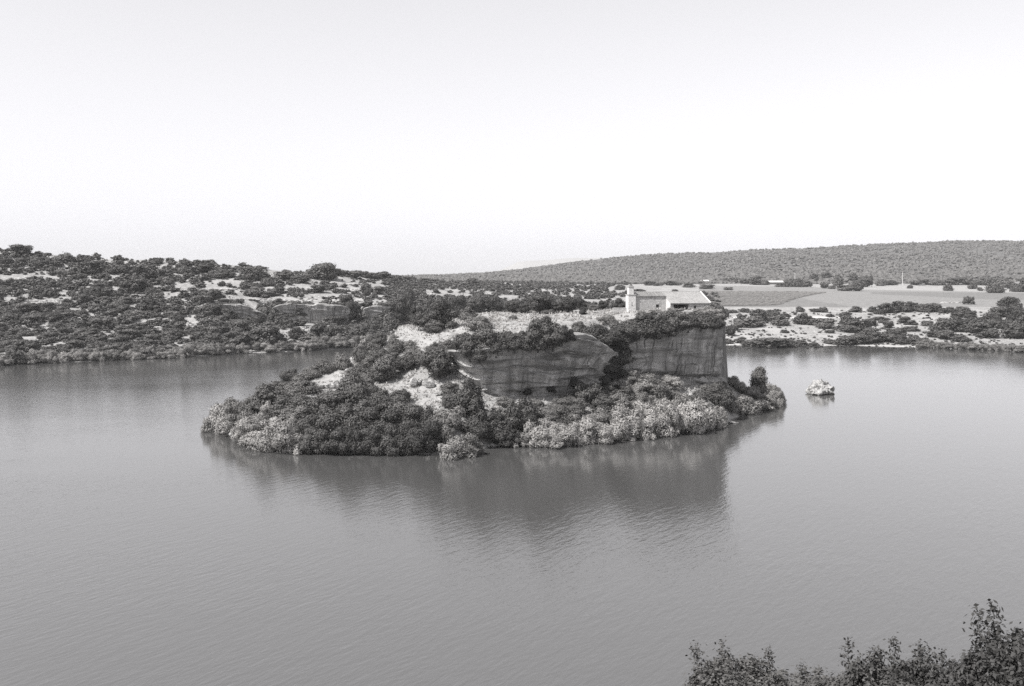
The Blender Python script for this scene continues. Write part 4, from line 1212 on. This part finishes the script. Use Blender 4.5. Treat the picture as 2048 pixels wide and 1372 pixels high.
ILEDGE = [(850, 770, 60, 24, 'broad pale layered rock ledge on the slope left of the left cliff'), (935, 752, 40, 12, 'pale broken rock edge at the left foot of the left cliff'), (965, 782, 50, 10, 'thin pale rock shelf running under the left cliff'),
          (985, 894, 34, 11, 'pale slab at the waterline between the dark thicket and the willows'), (790, 908, 12, 6, 'small white stone at the water below the dark thicket'), (660, 776, 60, 22, 'pale rock slope on the neck of the island'), (715, 744, 50, 16, 'pale rock edge below the scrub of the neck'),
          (626, 798, 40, 12, 'small pale ledge among bushes on the neck'), (1180, 658, 16, 10, 'little heap of pale stones beside the gully oaks'), (1170, 686, 56, 18, 'pale rubble edge sloping down to the gully'), (1392, 765, 60, 16, 'grey boulder with a pale arched top under the tall cliff'),
          (1370, 794, 48, 16, 'pale rock among the willows below the tall cliff'), (1408, 782, 26, 10, 'small pale rock right of the arched boulder'), (1136, 806, 20, 6, 'tiny pale rock on the bank below the left cliff'), (1090, 812, 50, 8, 'pale gravel shelf on the bank below the left cliff'), (890, 790, 36, 10, 'pale stones right of the broad ledge'), (1462, 846, 30, 6, 'thin pale rock at the water by the end willows')]
for i, (u, v, w, h, lab) in enumerate(ILEDGE):
    p = hit(u, v); s = p[1] / F
    o = link('limestone_rock', RK[(i * 5 + 2) % 8], loc=(p[0], p[1], p[2] + 0.15 * h * s)); o.scale = (w * s * .5, w * s * .42, h * s * 0.7); o.rotation_euler = (0, random.uniform(-.1, .1), random.uniform(-.35, .35))
    tag(o, lab, 'rock')
# low white slab on the far shore
p = hit(500, 705, isle=False)
o = link('limestone_rock', RK[1], loc=p); o.scale = (3.6, 2.4, 0.9); tag(o, 'thin white slab at the far waterline left of the island', 'rock')
# the lone rock in the water
Dr = W(790) + 3.5
me = rock_mesh('lake_rock', 742, 5, 0.95, 0.55, 6)
o = link('lake_rock', me, loc=(PX(1640, Dr), Dr, 0.05)); o.scale = (4.3, 3.6, 4.9); o.rotation_euler = (0, 0, 0.6)
tag(o, 'craggy pale rock standing alone in the open water right of the island', 'rock')
# tufts of scrub on its shoulders belong to no other thing
for dx, dz, w, lab in ((1.0, 3.0, 1.1, 'tuft on top of the lone lake rock'), (2.6, 1.6, 1.4, 'tuft on the right shoulder of the lone lake rock')):
    o = plant('scrub', PX(1640, Dr) + dx, Dr + 0.2, dz, w, w * .7, .6, name='grass_tuft', parts=False)
    tag(o, 'dark ' + lab, 'tuft')


# ------------------------------------------------------------------ stone house with bell tower
def stone_mat(name, lo, hi, mortar):
    t = NT(name)
    tc = t.add('ShaderNodeTexCoord')
    vo = t.add('ShaderNodeTexVoronoi', feature='F1'); vo.inputs['Scale'].default_value = 2.2
    t.link(t.mapping(tc.outputs['Object'], (1, 1, 1.7)), vo.inputs['Vector'])
    rgb = t.add('ShaderNodeSeparateColor'); t.link(vo.outputs['Color'], rgb.inputs[0])
    c = t.ramp(rgb.outputs[0], [(0, lo), (0.5, (lo + hi) / 2), (1, hi)])
    c = t.mix(t.ramp(vo.outputs['Distance'], [(0.42, 0), (0.6, 0.8)]), c, mortar)
    nz = t.noise(tc.outputs['Object'], 0.9, 5, 0.65)
    c = t.mix(t.ramp(nz, [(0.55, 0), (0.75, 0.5)]), c, lo * 0.7)
    t.bsdf(c, 0.95, 0.1, vo.outputs['Distance'], 0.5, 0.06)
    return t.m


M['stone'] = stone_mat('rubble_stone', 0.24, 0.5, 0.36)
M['render'] = stone_mat('lime_render', 0.46, 0.66, 0.58)
t = NT('roof_tiles')
tc = t.add('ShaderNodeTexCoord')
n1 = t.noise(tc.outputs['Object'], 1.8, 6, 0.7); n2 = t.noise(tc.outputs['Object'], 0.4, 3)
t.bsdf(t.mix(t.ramp(n2, [(0.4, 0), (0.6, 0.4)]), t.ramp(n1, [(0.3, 0.2), (0.7, 0.38)]), 0.36), 0.9, 0.1)
M['tiles'] = t.m


def boxes(name, bl, mat, parent, bevel=0.0):
    bm = bmesh.new()
    for (x0, x1, y0, y1, z0, z1) in bl:
        r_ = bmesh.ops.create_cube(bm, size=1.0)
        for v in r_['verts']:
            v.co = (x0 + (v.co.x + .5) * (x1 - x0), y0 + (v.co.y + .5) * (y1 - y0), z0 + (v.co.z + .5) * (z1 - z0))
    if bevel:
        bmesh.ops.bevel(bm, geom=bm.edges[:], offset=bevel, segments=1, affect='EDGES')
    me = bpy.data.meshes.new(name); bm.to_mesh(me); bm.free()
    me.materials.append(mat)
    return link(name, me, parent=parent)


def poly_prism(name, pts, x0, x1, mat, parent):
    """outline pts (y, z) run along x"""
    n = len(pts)
    v = [(x0, y, z) for y, z in pts] + [(x1, y, z) for y, z in pts]
    f = [tuple(range(n))[::-1], tuple(range(n, 2 * n))] + [(i, (i + 1) % n, n + (i + 1) % n, n + i) for i in range(n)]
    me = bpy.data.meshes.new(name); me.from_pydata(v, [], f); me.update(); me.materials.append(mat)
    return link(name, me, parent=parent)


def tiled_roof(name, x0, x1, ya, za, yb, zb, mat, parent, pitch=0.42):
    """roof slope from eave (ya, za) to ridge (yb, zb): rolls of barrel tile with a stepped course"""
    n = int((x1 - x0) / pitch) * 6
    xs = np.linspace(x0, x1, n + 1)
    ph = (xs - x0) / pitch
    bump = 0.09 * np.abs(np.sin(ph * math.pi)) + 0.03 * r.uniform(-1, 1, len(xs)) * 0.4
    L = math.hypot(yb - ya, zb - za); nx, nz = -(zb - za) / L, (yb - ya) / L
    rows, k = [], 15
    for j in range(k + 1):
        f = j / k
        for e in (0, 1):
            off = bump + (0.05 if e else 0.0) + 0.03 * fbm(xs * 0.8, xs * 0 + j * 1.7, 61, 2)
            rows.append(np.stack([xs, np.full_like(xs, ya + (yb - ya) * f) + nx * off, np.full_like(xs, za + (zb - za) * f) + nz * off], 1))
    P_ = np.concatenate(rows); m = len(xs); R_ = len(rows)
    i = np.arange((R_ - 1) * m).reshape(R_ - 1, m)[:, :-1].ravel()
    top = np.stack([i, i + 1, i + m + 1, i + m], 1)
    lo = len(P_)
    und = np.array([[x0, ya - nx * .16, za - nz * .16], [x1, ya - nx * .16, za - nz * .16], [x1, yb - nx * .16, zb - nz * .16], [x0, yb - nx * .16, zb - nz * .16]])
    P2 = np.concatenate([P_, und])
    ex = [[lo + 3, lo + 2, lo + 1, lo], [0, lo, lo + 1, m - 1], [m - 1, lo + 1, lo + 2, R_ * m - 1], [(R_ - 1) * m, lo + 3, lo, 0]]
    me = mesh_arrays(name, P2, np.concatenate([top, np.array(ex)])); me.materials.append(mat)
    return link(name, me, parent=parent)


def opening(parent, x, y, z, w, h, name='window'):
    wdw = boxes(name, [(x - w / 2 - .07, x - w / 2, y - .03, y + .3, z, z + h), (x + w / 2, x + w / 2 + .07, y - .03, y + .3, z, z + h), (x - w / 2 - .07, x + w / 2 + .07, y - .05, y + .3, z + h, z + h + .12), (x - w / 2 - .1, x + w / 2 + .1, y - .1, y + .3, z - .1, z)], M['stone'], parent)
    boxes('pane', [(x - w / 2, x + w / 2, y + .26, y + .32, z, z + h)], M['glass'], wdw)
    return wdw


def wall_with_holes(x0, x1, y0, y1, z0, z1, holes):
    """boxes of a wall along x with rectangular holes (xa, xb, za, zb), not overlapping in x"""
    bl, x = [], x0
    for xa, xb, za, zb in sorted(holes):
        bl.append((x, xa, y0, y1, z0, z1))
        if za > z0: bl.append((xa, xb, y0, y1, z0, za))
        if zb < z1: bl.append((xa, xb, y0, y1, zb, z1))
        x = xb
    bl.append((x, x1, y0, y1, z0, z1))
    return bl


DH = 271.0
hx, hy, hz = PX(1255.5, DH), DH, V(618, DH)
house = link('stone_house', None, loc=(hx, hy, hz)); house.rotation_euler = (0, 0, math.radians(11))
tag(house, 'pale stone house with a square bell tower, above the tall cliff', 'house')
# tower
tw = boxes('tower', [(0, 2.15, -0.5, 1.9, -1.6, 3.75)], M['render'], house, 0.04)
boxes('upper_stage', [(0.25, 1.65, -0.25, 1.35, 3.95, 5.95)], M['render'], tw, 0.04)
boxes('cornice', [(-0.12, 2.27, -0.62, 2.02, 3.75, 3.95)], M['stone'], tw, 0.03)
boxes('cap', [(0.12, 1.78, -0.38, 1.48, 5.95, 6.12), (0.35, 1.55, -0.15, 1.25, 6.12, 6.3)], M['stone'], tw, 0.03)
opening(tw, 1.0, -0.5, 1.2, 0.28, 0.5)
boxes('chimney', [(2.35, 2.85, 1.2, 1.8, 3.6, 4.55)], M['stone'], house)
# nave
nv = boxes('nave_wall', wall_with_holes(2.15, 10.9, 0, 0.45, -1.6, 3.45, [(8.0, 8.85, 0.35, 1.2)]) + [(2.15, 2.6, 0.45, 6.0, -1.6, 3.45), (10.45, 10.9, 0.45, 6.0, -1.6, 3.45), (2.15, 10.9, 6.0, 6.45, -1.6, 3.45)], M['stone'], house)
opening(nv, 8.425, 0.0, 0.35, 0.85, 0.85)
poly_prism('gable', [(0.0, 3.45), (6.45, 3.45), (3.2, 4.35)], 2.2, 2.6, M['stone'], nv)
tiled_roof('roof', 2.15, 10.75, -0.26, 3.42, 3.2, 4.5, M['tiles'], house)
tiled_roof('rear_roof', 2.15, 10.75, 6.9, 3.38, 3.2, 4.5, M['tiles'], house)
# annex that comes forward under a long roof slope
fx0, fx1, fy = 10.9, 21.7, -3.7
an = boxes('annex_wall', wall_with_holes(fx0, fx1, fy, fy + .45, -2.4, 1.55, [(fx0 + .75, fx0 + 5.0, -2.4, 1.25), (fx0 + 6.5, fx0 + 7.25, 0.15, 0.95), (fx0 + 9.7, fx0 + 9.95, 0.7, 1.2)])
           + [(fx1 - .45, fx1, fy + .45, 6.4, -2.4, 1.55), (fx0 + 5.0, fx0 + 5.4, fy + .45, 2.6, -2.4, 1.5), (fx0 + .45, fx0 + 5.0, 2.2, 2.6, -2.4, 2.4)], M['stone'], house)
poly_prism('side_wall', [(fy, -2.4), (fy, 1.55), (3.2, 4.15), (3.2, -2.4)], fx0, fx0 + .45, M['render'], an)
poly_prism('side_gable', [(fy, 1.55), (3.2, 4.15), (6.4, 1.55)], fx1 - .45, fx1 - .01, M['stone'], an)
opening(an, fx0 + 6.875, fy, 0.15, 0.75, 0.8)
boxes('pane', [(fx0 + 9.7, fx0 + 9.95, fy + .3, fy + .36, 0.7, 1.2)], M['glass'], an)
boxes('lintel', [(fx0 + .55, fx0 + 5.2, fy - .04, fy + .4, 1.25, 1.5)], M['wood'], an)
tiled_roof('annex_roof', fx0 - .05, fx1 + .25, fy - .3, 1.52, 3.2, 4.5, M['tiles'], house)
tiled_roof('annex_rear_roof', fx0 - .05, fx1 + .25, 6.9, 2.2, 3.2, 4.5, M['tiles'], house)
poly_prism('verge', [(fy - .5, 1.62), (fy - .5, 1.80), (3.2, 4.76), (3.2, 4.58)], fx1 + .26, fx1 + .55, M['render'], house)
boxes('ridge', [(2.2, fx1 + .3, 3.05, 3.35, 4.5, 4.68)], M['tiles'], house, 0.05)
# low wall running left from the tower
p0 = Vector((hx, hy, hz))
lw = link('low_wall', None, loc=(hx - 3.9, hy + 1.0, hz - 0.15))
boxes('stone_course', [(0, 3.7, 0, .5, -.9, .3)], M['stone'], lw, 0.03)
boxes('coping', [(-.05, 3.75, -.06, .56, .3, .42)], M['render'], lw, 0.02)
tag(lw, 'low pale stone wall running left from the foot of the bell tower', 'wall')

# ------------------------------------------------------------------ small things in the fields
for u, v, top, lab in ((1590, 563, 546, 'thin pale utility pole standing behind the low white shed'), (1805, 571, 545, 'thin pale utility pole by the bright track at the back of the right-hand field')):
    p = hit(u, v, isle=False); s = p[1] / F; hgt = (v - top) * s
    e = link('utility_pole', None, loc=p)
    me = bpy.data.meshes.new('post'); bm = bmesh.new()
    bmesh.ops.create_cone(bm, cap_ends=True, segments=8, radius1=.45, radius2=.28, depth=hgt + 1); bmesh.ops.translate(bm, verts=bm.verts, vec=(0, 0, hgt / 2 - .5)); bm.to_mesh(me); bm.free(); me.materials.append(M['pole'])
    link('post', me, parent=e)
    boxes('crossarm', [(-1.0, 1.0, -.1, .1, hgt - 1.1, hgt - .85)], M['pole'], e)
    tag(e, lab, 'pole', 'utility poles behind the fields')


def shed(u, v, w, h, lab):
    p = hit(u, v, isle=False); s = p[1] / F; w *= s; h *= s
    e = link('field_shed', None, loc=p)
    boxes('wall', [(-w / 2, w / 2, 0.3, 5.5, -.8, h * .62)], M['wood'], e)
    poly_prism('roof', [(-.6, h * .66), (-.6, h * .8), (3, h * 1.15), (6.2, h * .8), (6.2, h * .66), (3, h)], -w / 2 - .5, w / 2 + .5, M['shedroof'], e)
    boxes('door', [(-w * .3, -w * .3 + 2.2, .22, .3, -.5, h * .5)], M['dark'], e)
    tag(e, lab, 'shed')


shed(1548, 569, 36, 6.5, 'long low shed with a white roof at the back of the pale field')
shed(1410, 567, 14, 5, 'small white-roofed hut on the skyline of the land behind the house')
# tiny dark bush crowns stand in for a small tractor-like machine by the track
for i, (u, lab) in enumerate(((1500, 'left'), (1506, 'right'))):
    p = hit(u, 589, isle=False); s = p[1] / F
    o = plant('far', *p, 5 * s, 4 * s, .4, name='machine_standin', parts=False); tag(o, 'dark bush shape standing in for a machine beside the track, ' + lab + ' one of two', 'bush', 'machine stand-ins beside the track')
p = hit(1908, 606, isle=False)
o = link('limestone_rock', RK[3], loc=p); o.scale = (7.5, 4, 1.9); tag(o, 'pale stony mound in the field beside the lone round bush', 'rock')


# ------------------------------------------------------------------ bushes on the near bank
def near_bush(seed, hgt, width, shoots, leafsize=0.052):
    r_ = np.random.default_rng(seed)
    C, Nn, S = [], [], []
    sv, sf, off = [], [], 0
    for k in range(shoots):
        a = r_.uniform(0, 6.283); rr = width * 0.5 * math.sqrt(r_.uniform(0, 1))
        b0 = np.array([rr * .45 * math.cos(a), rr * .45 * math.sin(a), 0])
        top = hgt * (1 - 0.42 * (rr / (width * .5)) ** 2) * r_.uniform(.7, .94)
        if k < 5: top = hgt * r_.uniform(.9, 1.0)
        e = np.array([rr * math.cos(a), rr * math.sin(a), top])
        n = 9; tt = np.linspace(0, 1, n)[:, None]
        path = b0 + (e - b0) * tt + np.array([math.cos(a), math.sin(a), 0]) * (0.12 * width * np.sin(tt * math.pi * .8)) + r_.normal(size=(n, 3)) * 0.025
        for i_, pt in enumerate(path):
            rad = 0.017 * (1 - 0.8 * i_ / (n - 1))
            an = np.array([0, 2.1, 4.2]); sv.append(np.stack([pt[0] + rad * np.cos(an), pt[1] + rad * np.sin(an), np.full(3, pt[2])], 1))
        for i_ in range(n - 1):
            for j in range(3):
                sf.append((off + i_ * 3 + j, off + i_ * 3 + (j + 1) % 3, off + i_ * 3 + 3 + (j + 1) % 3, off + i_ * 3 + 3 + j))
        off += 3 * n
        nl = int(320 * top / hgt)
        f_ = r_.uniform(0.22, 1.0, nl) ** 0.75
        base = np.stack([np.interp(f_, np.linspace(0, 1, n), path[:, c]) for c in range(3)], 1)
        sp = 0.20 * (1.12 - f_) + 0.04
        ofs = r_.normal(size=(nl, 3)) * sp[:, None]
        C.append(base + ofs); Nn.append(ofs + r_.normal(size=(nl, 3)) * .12 + np.array([0, 0, .12])); S.append(leafsize * r_.uniform(.6, 1.35, nl))
    C, Nn, S = np.concatenate(C), np.concatenate(Nn), np.concatenate(S)
    q, f = leaf_quads(C, Nn, S, 1.8, seed + 1)
    lm = mesh_arrays('near_foliage', q, f); lm.materials.append(M['leaf'])
    sm = mesh_arrays('near_stems', np.concatenate(sv), np.array(sf)); sm.materials.append(M['bark'])
    return lm, sm


NB = [near_bush(800 + k, 1.0 * 2.6, 2.0, 120) for k in range(4)]
for i, (u, top, D, wpx, tone, lab) in enumerate([
        (1432, 1342, 27, 90, .8, 'leftmost of the leafy bushes in the bottom right corner'), (1470, 1278, 26, 130, .95, 'leafy bush with two thin upright shoots near the left end of the near bushes'),
        (1560, 1326, 25, 150, 1.1, 'low pale-leaved bush right of the two thin shoots in the near bank'), (1640, 1332, 27, 140, 1.1, 'low rounded near bush in the middle of the bottom right row'),
        (1720, 1318, 26, 130, 1.05, 'near bush just left of the tall twin spires in the bottom row'), (1775, 1270, 25, 130, .75, 'near bush with tall twin dark spires in the bottom row'), (1850, 1288, 24, 120, .65, 'dark near bush right of the twin spires, leaning right'),
        (1920, 1292, 24, 110, .6, 'dark near bush beside the big corner bush'), (1990, 1258, 22, 120, .6, 'tall near bush on the shoulder of the big corner bush'), (2050, 1216, 21, 170, .55, 'tallest dark bush cut by the bottom right corner of the picture'),
        (1880, 1352, 22, 150, .7, 'low dark foliage bush at the bottom edge under the corner bushes'), (1680, 1356, 23, 150, 1.0, 'lowest pale bush at the bottom edge below the near row'), (1960, 1340, 21, 130, .6, 'dark bush at the bottom edge left of the big corner bush'), (1520, 1350, 23, 120, .95, 'low bush at the bottom edge under the two thin shoots'), (1600, 1352, 24, 160, 1.05, 'low leafy bush at the bottom edge left of the pale middle bush'), (1790, 1344, 23, 150, .8, 'low bush at the bottom edge under the twin spires'), (1462, 1358, 24, 100, .85, 'lowest leafy bush at the left end of the near row')]):
    X = PX(u, D); zb = float(bank_z(np.array(X), np.array(D))); hgt = V(top + 12, D) - zb
    lm, sm = NB[i % 4]
    e = link('bank_bush', None, loc=(X, D, zb - .05)); s = wpx * D / F / 1.5
    e.scale = (s, s, hgt / 2.6); e.rotation_euler = (0, 0, random.uniform(0, 6.28))
    k = link('foliage', lm, parent=e); k.color = g(0.08 * tone); link('stem', sm, parent=e)
    tag(e, lab, 'bush', 'bushes on the near bank')

# ------------------------------------------------------------------ haze over the whole place
bm = bmesh.new(); bmesh.ops.create_cube(bm, size=1.0)
for v in bm.verts: v.co = (v.co.x * 19400, v.co.y * 19400, -5.6 + (v.co.z + .5) * 190)
me = bpy.data.meshes.new('haze'); bm.to_mesh(me); bm.free()
hm = bpy.data.materials.new('haze'); hm.use_nodes = True; hn = hm.node_tree.nodes; hn.clear()
ho = hn.new('ShaderNodeOutputMaterial'); pv_ = hn.new('ShaderNodeVolumePrincipled')
pv_.inputs['Color'].default_value = (0.95, 0.95, 0.96, 1); pv_.inputs['Density'].default_value = 0.000065; pv_.inputs['Anisotropy'].default_value = 0.0
hm.node_tree.links.new(pv_.outputs[0], ho.inputs['Volume'])
me.materials.append(hm)
tag(link('haze', me), 'thin pale summer haze in the air', kind='stuff')
